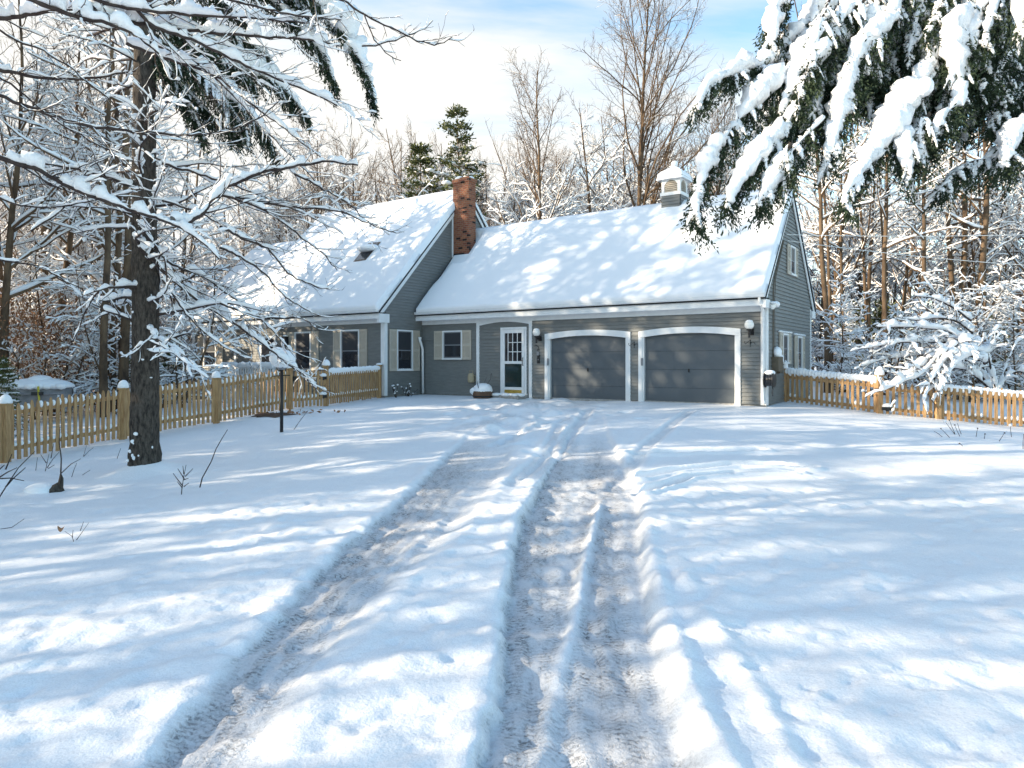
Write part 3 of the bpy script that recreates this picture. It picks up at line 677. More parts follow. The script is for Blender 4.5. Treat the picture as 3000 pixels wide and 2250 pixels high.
# windows and shutters
def window(fr, s0, s1, z0, z1, shut, snow=True, muntin=True, dep=.072):
    tw = .05; mb = MB()
    fbox(mb, fr, s0, s1, 0, dep, z1 - tw, z1); fbox(mb, fr, s0, s1, 0, dep + .025, z0, z0 + tw)
    fbox(mb, fr, s0, s0 + tw, 0, dep - .004, z0 + tw, z1 - tw); fbox(mb, fr, s1 - tw, s1, 0, dep - .004, z0 + tw, z1 - tw)
    w = hb(mb, 'window', M['white'])
    a, b, c, d = s0 + tw, s1 - tw, z0 + tw, z1 - tw; zm = (c + d) / 2; t = .035; mb = MB()
    fbox(mb, fr, a, b, .034, .056, zm - t / 2, zm + t / 2); fbox(mb, fr, a, b, .034, .052, d - t, d); fbox(mb, fr, a, b, .034, .052, c, c + t * 1.3)
    fbox(mb, fr, a, a + t, .034, .05, c, d); fbox(mb, fr, b - t, b, .034, .05, c, d)
    mb.build('sash', M['sash'], w)
    mb = MB(); mb.add([fr(a, .044, zm), fr(b, .044, zm), fr(b, .044, d), fr(a, .044, d)], [(0, 1, 2, 3)]); mb.build('pane', M['glass_up'], w)
    mb = MB(); mb.add([fr(a, .041, c), fr(b, .041, c), fr(b, .041, zm), fr(a, .041, zm)], [(0, 1, 2, 3)]); mb.build('pane', M['glass'], w)
    if snow:
        mb = MB(); r = np.random.default_rng(int(abs(s0 * 100)) + 1)
        for k in range(7):
            s = a + (b - a) * (k + .5) / 7; p = fr(s, dep, z0 + tw + .008); mb.blob(p, (.07, .03, .02 + .02 * r.uniform()), 1, r, .2)
        mb.build('sill_snow', M['snow'], w, True)
    for (p, q) in shut:
        mb = MB(); t = .045; zm = (z0 + z1) / 2
        fbox(mb, fr, p, p + t, .03, .068, z0, z1); fbox(mb, fr, q - t, q, .03, .068, z0, z1)
        for zz in (z0, zm - .04, z1 - .08): fbox(mb, fr, p + t, q - t, .03, .066, zz, zz + .08)
        for (u0, u1) in ((z0 + .08, zm - .04), (zm + .04, z1 - .08)):
            k = max(3, int((u1 - u0) / .045))
            for i in range(k):
                zz = u0 + (u1 - u0) * i / k; e = (u1 - u0) / k
                mb.add([fr(p + t, .064, zz), fr(q - t, .064, zz), fr(q - t, .044, zz + e * .95), fr(p + t, .044, zz + e * .95), fr(p + t, .042, zz), fr(q - t, .042, zz)], [(0, 1, 2, 3), (4, 5, 1, 0)])
        fbox(mb, fr, p + t, q - t, .031, .041, z0 + .02, z1 - .02)
        hb(mb, 'shutter', M['shutter'])
    return w
def winA(pl, pr, pt, pb, sl, sr, yl=0.0, fr=fA, snow=False, zt=None):
    a, b = hx(pl, yl), hx(pr, yl); m = (a + b) / 2
    zb_, zt_ = hz(pb, m, yl), (hz(pt, m, yl) if zt is None else zt)
    sh = []
    if sl: sh.append((hx(sl, yl), a - .005))
    if sr: sh.append((b + .005, hx(sr, yl)))
    window(fr, a, b, zb_, zt_, sh, snow)
winA(1299.4, 1357, 968.6, 1053.6, 1275, 1382.6)
winA(1001, 1056, 966, 1090, 980, 1078, YM, fC)
winA(867, 914, 972, 1086, 845, 936, YM, fC)
winA(600, 636, 985, 1077, 582, 656, YM, fC)
def winS(pl, pr, pt, pb, sl, sr, xl, fr, snow=True):
    a, b = hy(pl, xl), hy(pr, xl); m = (a + b) / 2
    window(fr, a, b, hz(pb, xl, m), hz(pt, xl, m), [(hy(sl, xl), a - .005), (b + .005, hy(sr, xl))], snow)
winS(1159.4, 1205.8, 966.6, 1086.8, 1138.5, 1226, XG, fB)
winS(2288, 2303, 977, 1066, 2279, 2312, 0.0, fR, False)
winS(2331, 2344, 985, 1083, 2323, 2352, 0.0, fR, False)
winS(2310, 2324, 722, 808, 2302, 2331.6, 0.0, fR, False)
# snow on window heads of the gable side
mb = MB(); r_ = np.random.default_rng(4)
for (pl, pr, py) in ((2279, 2312, 973), (2323, 2352, 981)):
    a, b = hy(pl), hy(pr)
    for k in range(7): mb.blob((.05, a + (b - a) * k / 6, hz(py, 0, (a + b) / 2)), (.05, .09, .035), 1, r_, .2)
hb(mb, 'window_head_snow', M['snow'], smooth=True)

# garage doors: arched white surround, four flat sections, small handle
for (T, D) in ((T1, D1), (T2, D2)):
    n = 20; za = lambda s: ZO + RISE * (1 - (2 * (s - D[0]) / (D[1] - D[0]) - 1) ** 2); zo = lambda s: 2.615 + .10 * (1 - (2 * (s - T[0]) / (T[1] - T[0]) - 1) ** 2)
    mb = MB(); mb.box(T[0], D[0], -.05, -.001, ZB - .06, ZO - .001); mb.box(D[1], T[1], -.05, -.001, ZB - .06, ZO - .001)
    ss = np.linspace(T[0], T[1], n + 1); lo = [(s, -.05, za(min(max(s, D[0]), D[1]))) for s in ss]; up = [(s, -.05, zo(s)) for s in ss]
    for i in range(n): mb.prism([lo[i], lo[i + 1], up[i + 1], up[i]], (0, .049, 0))
    mb.box(D[0] - .001, D[0] + .045, -.02, .16, ZFL, ZO + .02); mb.box(D[1] - .045, D[1] + .001, -.02, .16, ZFL, ZO + .02)
    mb.box(D[0], D[1], .06, .16, ZO + RISE, ZO + RISE + .1)
    gd = hb(mb, 'garage_door', M['white'])
    mb = MB(); h = (ZO + RISE - ZFL + .02) / 4
    for k in range(4):
        mb.box(D[0] + .045, D[1] - .045, .09, .13, ZFL + k * h + .004, ZFL + (k + 1) * h - .001)
    mb.build('door_panel', M['door_grey'], gd, bevel=.003)
    mb = MB(); mb.box(D[0] + .045, D[1] - .045, .115, .16, ZFL, ZO + RISE + .02)
    # spandrels closing the arch corners behind the surround
    mb.build('backing', M['gap'], gd)
    xm = D[0] + (D[1] - D[0]) * .5; mb = MB(); zh = ZFL + 1.02
    mb.tube([(xm, .085, zh), (xm, .04, zh), (xm + .03, .035, zh - .05)], .012, 6); mb.box(xm - .02, xm + .02, .075, .088, zh - .04, zh + .05)
    mb.build('handle', M['dark'], gd)
    mb = MB(); mb.box(D[0] - .02, D[0] + .03, -.075, -.05, 1.62, 1.84); mb.build('jamb_bracket', M['sash'], gd)

# entry: storm door
a, b = hx(1469), hx(1544.8); z0, z1 = hz(1151, a, 0), hz(960, a, 0)
mb = MB(); t = .07
mb.box(a, a + t, -.06, 0, z0, z1); mb.box(b - t, b, -.06, 0, z0, z1); mb.box(a + t, b - t, -.06, 0, z1 - t, z1); mb.box(a - .02, b + .02, -.09, 0, z0 - .06, z0)
dr = hb(mb, 'door', M['white'])
a, b, z1 = a + t + .005, b - t - .005, z1 - t - .005; z0 += .004; st = .1; zm = z0 + (z1 - z0) * .46
mb = MB(); mb.box(a, a + st, -.075, -.03, z0, z1); mb.box(b - st, b, -.075, -.03, z0, z1); mb.box(a + st, b - st, -.075, -.03, z1 - .12, z1)
mb.box(a + st, b - st, -.074, -.03, zm, zm + .09); mb.box(a + st, b - st, -.074, -.03, z0 + .11, z0 + .2)
mb.build('storm_frame', M['white'], dr, bevel=.006)
mb = MB(); mb.box(a + .01, b - .01, -.07, -.025, z0, z0 + .11); mb.build('kick_plate', M['brass'], dr)
mb = MB(); mb.add([(a + st, -.045, z0 + .2), (b - st, -.045, z0 + .2), (b - st, -.045, zm), (a + st, -.045, zm)], [(0, 1, 2, 3)]); mb.build('pane', M['glass_teal'], dr)
mb = MB(); mb.add([(a + st, -.038, zm + .09), (b - st, -.038, zm + .09), (b - st, -.038, z1 - .12), (a + st, -.038, z1 - .12)], [(0, 1, 2, 3)]); mb.build('pane', M['glass'], dr)
mb = MB(); u0, u1, w0, w1 = a + st + .13, b - st, zm + .09, z1 - .12
for k in (0, 1, 2): x_ = u0 + (u1 - u0) * k / 3; mb.box(x_ - .012, x_ + .012, -.052, -.04, w0, w1)
for k in (1, 2): z_ = w0 + (w1 - w0) * k / 3; mb.box(u0, u1, -.051, -.04, z_ - .012, z_ + .012)
mb.build('muntins', M['white'], dr)
mb = MB(); mb.tube([(b - .04, -.078, zm + .2), (b - .04, -.12, zm + .19), (b - .04, -.12, zm - .04), (b - .04, -.078, zm - .05)], .014, 6); mb.bar((b - .03, -.11, zm + .1), (b - .13, -.11, zm + .1), .02, .02)
mb.build('handle', M['bronze'], dr)
# step under the door
mb = MB(); mb.box(hx(1440), hx(1549), -.62, 0, .25, .66); stp = hb(mb, 'step', M['concrete'], bevel=.01)
mb = MB(); r_ = np.random.default_rng(12)
for k in range(26): mb.blob((hx(1442) + (hx(1548) - hx(1442)) * r_.uniform(), -.1 - .5 * r_.uniform(), .67), (.16, .13, .05), 2, r_, .15)
mb.build('step_snow', M['snow'], stp, True)

# globe wall lamps
for px, py, nm in ((1571.4, 974, 0), (2195, 951.5, 1)):
    yl = -.24; x_ = hx(px, yl); z_ = hz(py, x_, yl)
    mb = MB(); mb.tube([(x_, yl, z_ - .12), (x_, yl, z_ - .34)], .03, 8); mb.lathe([(.07, 0), (.075, .03), (.05, .05)], (x_, yl, z_ - .15), 12)
    mb.bar((x_, yl, z_ - .19), (x_, 0, z_ - .19), .06, .07); mb.box(x_ - .06, x_ + .06, -.03, 0, z_ - .27, z_ - .1)
    l = hb(mb, 'wall_lamp', M['dark'])
    mb = MB(); mb.blob((x_, yl, z_), (.125, .125, .125), 3); mb.build('globe', M['opal'], l, True)
    mb = MB(); mb.blob((x_, yl, z_ + .075), (.1, .1, .06), 2, r_, .05); mb.build('globe_snow', M['snow'], l, True)
# carriage lantern on the main front
x_ = hx(838, YM - .1); z_ = hz(1000, x_, YM); yl = YM - .14
mb = MB(); mb.box(x_ - .09, x_ + .09, yl - .09, yl + .09, z_ - .17, z_ - .15); mb.box(x_ - .1, x_ + .1, yl - .1, yl + .1, z_ + .15, z_ + .18)
for i in (-1, 1):
    for j in (-1, 1): mb.box(x_ + i * .08 - .012, x_ + i * .08 + .012, yl + j * .08 - .012, yl + j * .08 + .012, z_ - .15, z_ + .15)
mb.box(x_ - .04, x_ + .04, yl + .09, YM, z_ - .05, z_ + .05); l = hb(mb, 'carriage_lantern', M['dark'])
mb = MB(); mb.box(x_ - .07, x_ + .07, yl - .07, yl + .07, z_ - .15, z_ + .15); mb.build('lantern_glass', M['glass'], l)
mb = MB(); mb.blob((x_, yl, z_ + .2), (.1, .1, .05), 2, r_, .1); mb.build('lantern_snow', M['snow'], l, True)
# glazed door of the main house behind the branches
a, b = hx(764, YM), hx(810, YM); zt_ = 2.75
mb = MB(); mb.box(a, a + .1, YM - .05, YM, .8, zt_); mb.box(b - .1, b, YM - .05, YM, .8, zt_); mb.box(a + .1, b - .1, YM - .05, YM, zt_ - .1, zt_); mb.box(a + .1, b - .1, YM - .045, YM, .8, 1.15)
d2 = hb(mb, 'door', M['white']); mb = MB(); mb.add([(a + .1, YM - .036, 1.15), (b - .1, YM - .036, 1.15), (b - .1, YM - .036, zt_ - .1), (a + .1, YM - .036, zt_ - .1)], [(0, 1, 2, 3)]); mb.build('pane', M['glass'], d2)
# porch rail with snow
yl = YM - 1.6; a, b = hx(652, yl), hx(800, yl); mb = MB()
zt_ = hz(1075, (a + b) / 2, yl)
mb.box(a, b, yl - .04, yl + .04, zt_ - .06, zt_); mb.box(a, b, yl - .03, yl + .03, zt_ - .75, zt_ - .69)
n = int((b - a) / .14)
for k in range(n + 1): x_ = a + (b - a) * k / n; w_ = .055 if k % 6 == 0 else .022; mb.box(x_ - w_, x_ + w_, yl - w_, yl + w_, zt_ - 1.0, zt_ + (.12 if k % 6 == 0 else -.06))
mb.box(a - .05, b + .05, yl - .05, YM, .3, zt_ - .95)
pr = hb(mb, 'porch_railing', M['white'])
mb = MB()
for k in range(30):
    if k in (9, 10, 19): continue
    mb.blob((a + (b - a) * k / 29, yl, zt_ + .07), (.12, .1, .1 + .03 * r_.uniform()), 2, r_, .1)
mb.build('railing_snow', M['snow'], pr, True)
# floodlight pair, meter cabinet, conduit
z_ = hz(896, 0, .1); mb = MB(); mb.tube([(0, .08, z_ + .03), (.16, .12, z_ + .03), (.18, .3, z_ + .05)], .018, 6); mb.lathe([(.03, 0), (.07, .05), (.075, .12), (.0, .13)], (.16, .06, z_ - .1), 10)
fl = hb(mb, 'floodlight', M['opal']); mb = MB(); mb.blob((.19, .3, z_ + .05), (.09, .1, .09), 2, r_, .15); mb.blob((.15, .12, z_ + .08), (.1, .12, .04), 2, r_, .15); mb.build('floodlight_snow', M['snow'], fl, True)
y0, y1 = hy(2258.5), hy(2272); z0, z1 = hz(1088, 0, y0), hz(1045, 0, y0)
mb = MB(); mb.box(0.02, .2, y0, y1, z0, z1); mb.box(.02, .12, y1 + .02, y1 + .3, z0 - .06, z0 + .26); mc = hb(mb, 'meter_cabinet', M['box_brown'])
mb = MB(); mb.blob((.11, (y0 + y1) / 2, z1 + .1), (.11, .2, .17), 2, r_, .12); mb.blob((.09, y1 + .16, z0 + .34), (.08, .16, .16), 2, r_, .12); mb.build('cabinet_snow', M['snow'], mc, True)
mb = MB(); ya = hy(2261); yb = hy(2290); mb.tube([(.04, ya, z1), (.04, ya, 3.6), (.04, ya + .12, 4.0), (.04, yb, 5.15)], .016, 5); mb.tube([(.05, ya + .13, z1), (.05, ya + .1, 3.4), (.05, ya + .2, 4.0), (.05, yb + .05, 5.15)], .009, 4)
hb(mb, 'conduit', M['box_brown'])

# ------------------------------------------------------------------ things hung on or standing against the house
def hung(name, xl, yl, z, label, cat):
    p = hw(xl, yl, z); e = empty(name, p, -TH); return tag(e, label, cat)
# beige canister on its bracket
x_ = hx(1380, -.14); z_ = hz(1121, x_, -.14)
e = hung('canister', x_, -.14, z_, 'beige ribbed canister with top handle hanging on the grey wall', 'canister')
mb = MB(); mb.lathe([(.09, 0), (.115, .03), (.12, .1), (.115, .22), (.09, .3), (.06, .33)], (0, 0, 0), 14); mb.build('body', M['beige'], e, True)
mb = MB(); mb.tube([(-.07, 0, .3), (-.07, 0, .4), (.07, 0, .4), (.07, 0, .3)], .012, 6); mb.tube([(.1, 0, .25), (.19, 0, .24), (.19, 0, .06), (.1, 0, .05)], .012, 6); mb.build('handle', M['beige'], e)
mb = MB(); mb.bar((0, .02, .3), (0, .14, .3), .03, .03); mb.build('bracket', M['dark'], e)
# key safe and intercom by the entry, hooks between the garage doors
e = hung('key_safe', hx(1578), -.03, hz(1035, hx(1578), 0), 'small padlock key safe hanging from a hook beside the front entry', 'key safe')
mb = MB(); mb.box(-.045, .045, -.03, .03, -.07, .06); mb.build('body', M['sash'], e, bevel=.012)
mb = MB(); mb.tube([(-.03, 0, .06), (-.03, 0, .12), (.03, 0, .12), (.03, 0, .06)], .008, 5); mb.tube([(0, 0, .12), (.02, 0, .2), (-.08, -.02, .27), (-.12, -.02, .22)], .01, 5); mb.build('shackle', M['dark'], e)
e = hung('doorbell', hx(1579), -.02, hz(1051, hx(1579), 0), 'slim black doorbell box on the siding below the key safe', 'doorbell')
mb = MB(); mb.box(-.045, .045, -.025, .02, -.15, .13); mb.build('body', M['dark'], e, bevel=.008)
mb = MB(); mb.blob((0, -.027, -.03), (.02, .01, .02), 2); mb.build('button', M['sash'], e, True)
for px, py, lb in ((1859, 1011, 'black wire plant hook on the siding between the two garage doors'), (2199, 1006, 'black wire plant hook under the globe lamp at the garage corner')):
    e = hung('plant_hook', hx(px), -.02, hz(py, hx(px), 0), lb, 'hook'); tag(e, group='wire hooks on the garage wall')
    mb = MB(); mb.tube([(0, 0, -.06), (0, -.01, .09), (-.05, -.06, .03), (-.1, -.12, -.02), (-.12, -.13, .03), (-.1, -.13, .06)], .008, 5); mb.tube([(0, 0, -.02), (.07, 0, .06), (.14, 0, -.05)], .006, 4); mb.build('wire', M['dark'], e)
    mb = MB(); mb.box(-.015, .015, -.005, .02, -.08, .1); mb.build('plate', M['dark'], e)
# hose reel on the gable side
yq = hy(2256, .14); e = hung('hose_reel', .14, yq, hz(1113, .14, yq), 'round black hose reel with snow on top, hung on the gable wall', 'hose reel')
mb = MB(); mb.tube([(-.12, 0, 0), (.1, 0, 0)], [.13, .13], 14)
for x_ in (-.12, .1): mb.tube([(x_ - .012, 0, 0), (x_ + .012, 0, 0)], [.2, .2], 16)
mb.build('reel', M['dark'], e, False)
mb = MB()
for k in range(5): a = np.linspace(0, 2 * pi, 18); mb.tube(np.stack([np.full(18, -.09 + k * .04), .15 * np.cos(a), .15 * np.sin(a)], 1), .018, 5)
mb.tube([(.02, .12, -.12), (.03, .16, -.25), (.03, .1, -.36), (.03, .14, -.42)], .016, 5); mb.build('hose', M['glass_up'], e, True)
mb = MB(); mb.blob((0, 0, .19), (.15, .15, .08), 2, r_, .12); mb.build('snow_cap', M['snow'], e, True)
# barrel planter at the entry
p = hw(hx(1414, -.75), -.75, .42); e = tag(empty('barrel_planter', p, -TH), 'wooden half barrel planter heaped with snow beside the front door step', 'planter')
mb = MB(); mb.lathe([(.24, 0), (.30, .14), (.335, .30), (.33, .36), (.29, .36)], (0, 0, 0), 20); mb.build('barrel', M['wood_brown'], e)
mb = MB(); mb.lathe([(.313, .17), (.323, .17), (.332, .21), (.322, .21)], (0, 0, 0), 20); mb.build('hoop', M['dark'], e)
mb = MB(); mb.blob((0, 0, .38), (.36, .34, .24), 3, r_, .1); mb.blob((-.2, -.1, .36), (.2, .2, .14), 2, r_, .1); mb.build('snow_heap', M['snow'], e, True)
mb = MB(); mb.tube([(.02, -.25, .2), (.08, -.3, .4), (0, -.28, .62), (-.04, -.2, .7)], [.014, .012, .01, .006], 5); mb.tube([(.1, 0, .5), (.32, 0, .75), (.36, 0, .95)], .006, 4); mb.tube([(0, 0, .5), (.12, .05, .8)], .005, 4); mb.build('stem', M['twig'], e)
# dried plants under the gable window
for k, (px, yl, hh, lb) in enumerate(((1161, -1.55, .62, 'dry plant stalks tipped with snow under the gable window, nearer the fence'), (1196, -.75, .55, 'dry plant stalks tipped with snow in the wall corner by the downspout'))):
    xl = XG + .35; yl = hy(px, xl); p = hw(xl, yl, .48); e = tag(empty('dried_plant', p), lb, 'plant', 'dried plants against the house')
    mb = MB(); mb2 = MB(); r = np.random.default_rng(50 + k)
    for q in range(7):
        d = r.normal(0, .07, 2); t = hh * r.uniform(.5, 1); P = [(d[0] * .3, d[1] * .3, 0), (d[0] * .8, d[1] * .8, t * .5), (d[0] * 1.6, d[1] * 1.6, t)]
        mb.tube(P, [.012, .01, .008], 4)
        if q % 2 == 0: mb2.blob(P[2], (.035, .035, .03), 1, r, .2)
        mb2.blob(np.array(P[1]) + (0, 0, .01), (.02, .02, .025), 1, r, .2)
    mb.build('stem', M['twig'], e); mb2.build('snow_tuft', M['snow'], e, True)
# ------------------------------------------------------------------ picket fences
def post_at(root, p, h, rng, capsnow=.16):
    x, y, z = p; mb = MB(); w = .066
    mb.box(x - w, x + w, y - w, y + w, z - .3, z + h); o = mb.build('fence_post', M['cedar'], root, loc=(-root.location), bevel=.006)
    mb = MB(); mb.box(x - .085, x + .085, y - .085, y + .085, z + h - .035, z + h); mb.add([(x - .085, y - .085, z + h), (x + .085, y - .085, z + h), (x + .085, y + .085, z + h), (x - .085, y + .085, z + h), (x, y, z + h + .05)], [(0, 1, 4), (1, 2, 4), (2, 3, 4), (3, 0, 4)])
    mb.build('post_cap', M['cedar_rail'], o)
    mb = MB(); mb.blob((x + rng.normal(0, .008), y, z + h + .02), (.115, .115, capsnow), 3, rng, .07, -.05); mb.build('snow_cap', M['snow'], o, True)
def panel(root, p, q, rng, h=.95, gapsnow=.75, ridge=0.0, name='picket_panel', lift=.04, inset=.08, rails=(.2, .80), pitch=.132):
    p = np.array(p, float); q = np.array(q, float); t = q - p; L = np.hypot(t[0], t[1]); u = np.array([t[0] / L, t[1] / L, 0]); nv = np.array([u[1], -u[0], 0])
    if nv @ np.array([p[0], p[1], 0]) > 0: nv = -nv          # faces the drive
    n = max(2, int((L - 2 * inset) / pitch)); w = .036; mb = MB(); ms = MB()
    zat = lambda s: p[2] + (q[2] - p[2]) * s / L
    cs = np.linspace(inset + w, L - inset - w, n)
    for s in cs:
        hh = h * (1 + rng.normal(0, .012)); b = p + u * (s + rng.normal(0, .005)); b[2] = zat(s) + lift + rng.normal(0, .012); tl = rng.normal(0, .010)
        prof = [(-w, 0), (w, 0), (w, hh - .13), (w * .92, hh - .085), (w * .45, hh - .012), (0, hh), (-w * .45, hh - .012), (-w * .92, hh - .085), (-w, hh - .13)]
        mb.prism([b + u * (a + tl * c) + np.array([0, 0, c]) + nv * .02 for a, c in prof], -nv * .02)
    for rz in rails:
        a = p + u * inset * .4; a[2] = zat(0) + lift + rz * h; b = p + u * (L - inset * .4); b[2] = zat(L) + lift + rz * h
        mb.bar(a - nv * .022, b - nv * .022, .04, .085)
    o = mb.build(name, M['cedar'], root, loc=(-root.location))
    for s0, s1 in zip(cs[:-1], cs[1:]):
        s = (s0 + s1) / 2; b = p + u * s
        for rz, hm in ((rails[1], .12), (rails[0], .10)):
            if rng.uniform() < gapsnow:
                k = rng.uniform(.6, 1.15); c = b - nv * .018; c[2] = zat(s) + lift + rz * h + .04 + hm * .4 * k
                ms.blob(c, (.042, .042, hm * .62 * k), 2, rng, .12)
    if ridge:
        k = int(L / .09)
        for i in range(k + 1):
            s = inset + (L - 2 * inset) * i / k; c = p + u * s - nv * .02; c[2] = zat(s) + lift + h * .93 + ridge * .35
            ms.blob(c, (.085, .06, ridge * rng.uniform(.75, 1.1)), 2, rng, .15)
    if ms.V: ms.build('panel_snow', M['snow'], o, True)
    return o
rf = np.random.default_rng(77)
P0 = (-10.9, 11.5, -.50); P1 = (-9.85, 13.8, -.24); P2 = (-8.83, 16.1, -.02); P3 = (-7.5, 18.0, .167); P4 = (-6.26, 20.0, .40); P5 = (-5.51, 21.0, .42); P6 = (-4.50, 24.05, .50)
fl_ = empty('picket_fence', P2); tag(fl_, 'long cedar picket fence with snowy post caps running past the big trunk to the gate', 'fence')
for p in (P1, P2, P3, P4): post_at(fl_, p, 1.15, rf)
for a, b in ((P0, P1), (P1, P2), (P2, P3), (P3, P4)): panel(fl_, a, b, rf, 1.10, .8, pitch=.118, rails=(.19, .83))
gt = empty('picket_gate', P4); tag(gt, 'cedar picket gate with black hinges near the black lamp post', 'gate')
g0 = np.array(P4) + (np.array(P5) - np.array(P4)) * .09; g1 = np.array(P4) + (np.array(P5) - np.array(P4)) * .91
panel(gt, g0, g1, rf, 1.05, .9, pitch=.12, name='gate_panel', inset=.03)
def hinge(root, p, rng, s=1.0):
    mb = MB(); x, y, z = p; mb.box(x - .11 * s, x + .11 * s, y - .05, y - .02, z - .05, z + .03); mb.box(x - .03, x + .04, y - .06, y - .01, z - .07, z + .05)
    o = mb.build('hinge', M['dark'], root, loc=(-root.location)); mb = MB(); mb.blob((x, y - .05, z + .07), (.11 * s, .08, .07), 2, rng, .15, -.4); mb.build('hinge_snow', M['snow'], o, True)
gd_ = np.array(P5) - np.array(P4)
for zz in (.30, .84): hinge(gt, np.array(P5) + (-.06, -.06, zz), rf)
mb = MB(); c = np.array(P4) + gd_ * .12; mb.box(c[0] - .02, c[0] + .08, c[1] - .09, c[1] - .03, c[2] + .78, c[2] + .92); mb.build('latch', M['dark'], gt, loc=(-gt.location))
fs_ = empty('picket_fence', P5); tag(fs_, 'short cedar picket fence thick with snow between the gate and the house corner', 'fence')
post_at(fs_, P5, 1.2, rf); post_at(fs_, P6, 1.12, rf, .06); panel(fs_, P5, P6, rf, 1.03, 1.0, .09, pitch=.12)
R1 = (7.75, 20.2, .62); R2 = (9.48, 18.3, .41); R3 = (10.8, 18.0, .27); R4 = (13.2, 17.6, .05); R5 = (15.6, 17.2, -.05)
fr_ = empty('picket_fence', R1); tag(fr_, 'cedar picket fence topped by a snow ridge running out from the garage gable', 'fence')
post_at(fr_, R1, .93, rf, .24); post_at(fr_, R2, .98, rf, .2); panel(fr_, R1, R2, rf, .88, .3, .11, lift=.0, rails=(.12, .78))
gr = empty('picket_gate', R2); tag(gr, 'cedar picket gate half hidden by a drooping snowy bush', 'gate')
q = np.array(R3) - np.array(R2); panel(gr, np.array(R2) + q * .09, np.array(R2) + q * .93, rf, .84, .4, name='gate_panel', inset=.03, lift=.0, rails=(.15, .76))
for zz in (.12, .70): hinge(gr, np.array(R2) + (.16, -.04, zz), rf, 1.25)
f2_ = empty('picket_fence', R3); tag(f2_, 'cedar picket fence beyond the drooping bush and dry weed stalks', 'fence')
post_at(f2_, R3, .80, rf, .1); post_at(f2_, R4, 1.0, rf)
for a, b in ((R3, R4), (R4, R5)): panel(f2_, a, b, rf, .90, .85, .06, lift=.0, rails=(.14, .78))

# ------------------------------------------------------------------ lamp post
lp = gp(825, 1266); e = tag(empty('lamp_post', lp), 'black lamp post with a snow buried lantern in front of the picket fence', 'lamp post')
Ht = 188 * lp[1] / FL - .06
mb = MB(); mb.tube([(0, 0, -.2), (0, 0, Ht)], .04, 12); mb.tube([(0, 0, Ht), (0, 0, Ht + .04)], .052, 12); mb.build('pole', M['dark'], e, True)
mb = MB(); mb.tube([(-.22, 0, Ht - .13), (.2, 0, Ht - .11)], .013, 6); mb.build('ladder_bar', M['dark'], e)
mb = MB(); mb.lathe([(.06, 0), (.15, .1), (.2, .22), (.2, .24), (.0, .34)], (0, 0, Ht + .02), 6); mb.build('lantern', M['sash'], e)
mb = MB(); r = np.random.default_rng(2); mb.blob((.02, 0, Ht + .27), (.30, .26, .22), 3, r, .1); mb.blob((-.08, -.05, Ht + .42), (.2, .2, .14), 3, r, .12); mb.build('snow_cap', M['snow'], e, True)

# ------------------------------------------------------------------ upturned hull behind the fence
c = W(108, 1172, 21.0); e = tag(empty('upturned_boat', (c[0], c[1], c[2]), .25), 'long grey upturned hull under thick snow with a yellow strap', 'boat')
L_ = .95; s_ = np.linspace(-1, 1, 19); mb = MB()
P = []; k = 13
for s in s_:
    w = .46 * (1 - abs(s) ** 4 * .8); h = .62 * (1 - abs(s) ** 4 * .45)
    P.append([(s * L_, -w * math.cos(a), -.25 + (h + .25) * math.sin(a) ** .7) for a in np.linspace(0, pi, k)])
P = np.array(P); i = np.arange(len(s_) - 1)[:, None] * k; j = np.arange(k - 1)[None]
mb.add(P.reshape(-1, 3), np.stack([i + j, i + k + j, i + k + j + 1, i + j + 1], -1).reshape(-1, 4), [tuple(range(k - 1, -1, -1))], [tuple(range((len(s_) - 1) * k, len(s_) * k))])
mb.build('hull', M['tarp'], e, True)
mb = MB(); mb.tube([(-L_ * .97, -.42, .22), (-.5, -.49, .2), (0, -.5, .2), (.5, -.49, .2), (L_ * .97, -.42, .22)], .03, 6); mb.build('gunwale', M['tarp'], e, True)
mb = MB(); r = np.random.default_rng(6)
mb.blob((0, 0, .40), (L_ * 1.04, .5, .25), 3, r, .05, -.1)
for s in np.linspace(-.8, .8, 9): mb.blob((s * L_, -.38 + .05 * r.normal(), .42), (.16, .12, .10), 2, r, .12)
mb.blob((.1, 0, .60), (.32, .3, .14), 3, r, .1); mb.build('hull_snow', M['snow'], e, True)
mb = MB(); mb.bar((.22, -.53, .42), (.26, -.56, -.05), .05, .02); mb.build('strap', M['yellow'], e)
mb = MB(); mb.box(.05, .35, -.56, -.5, .16, .26); mb.build('buckle', M['dark'], e)

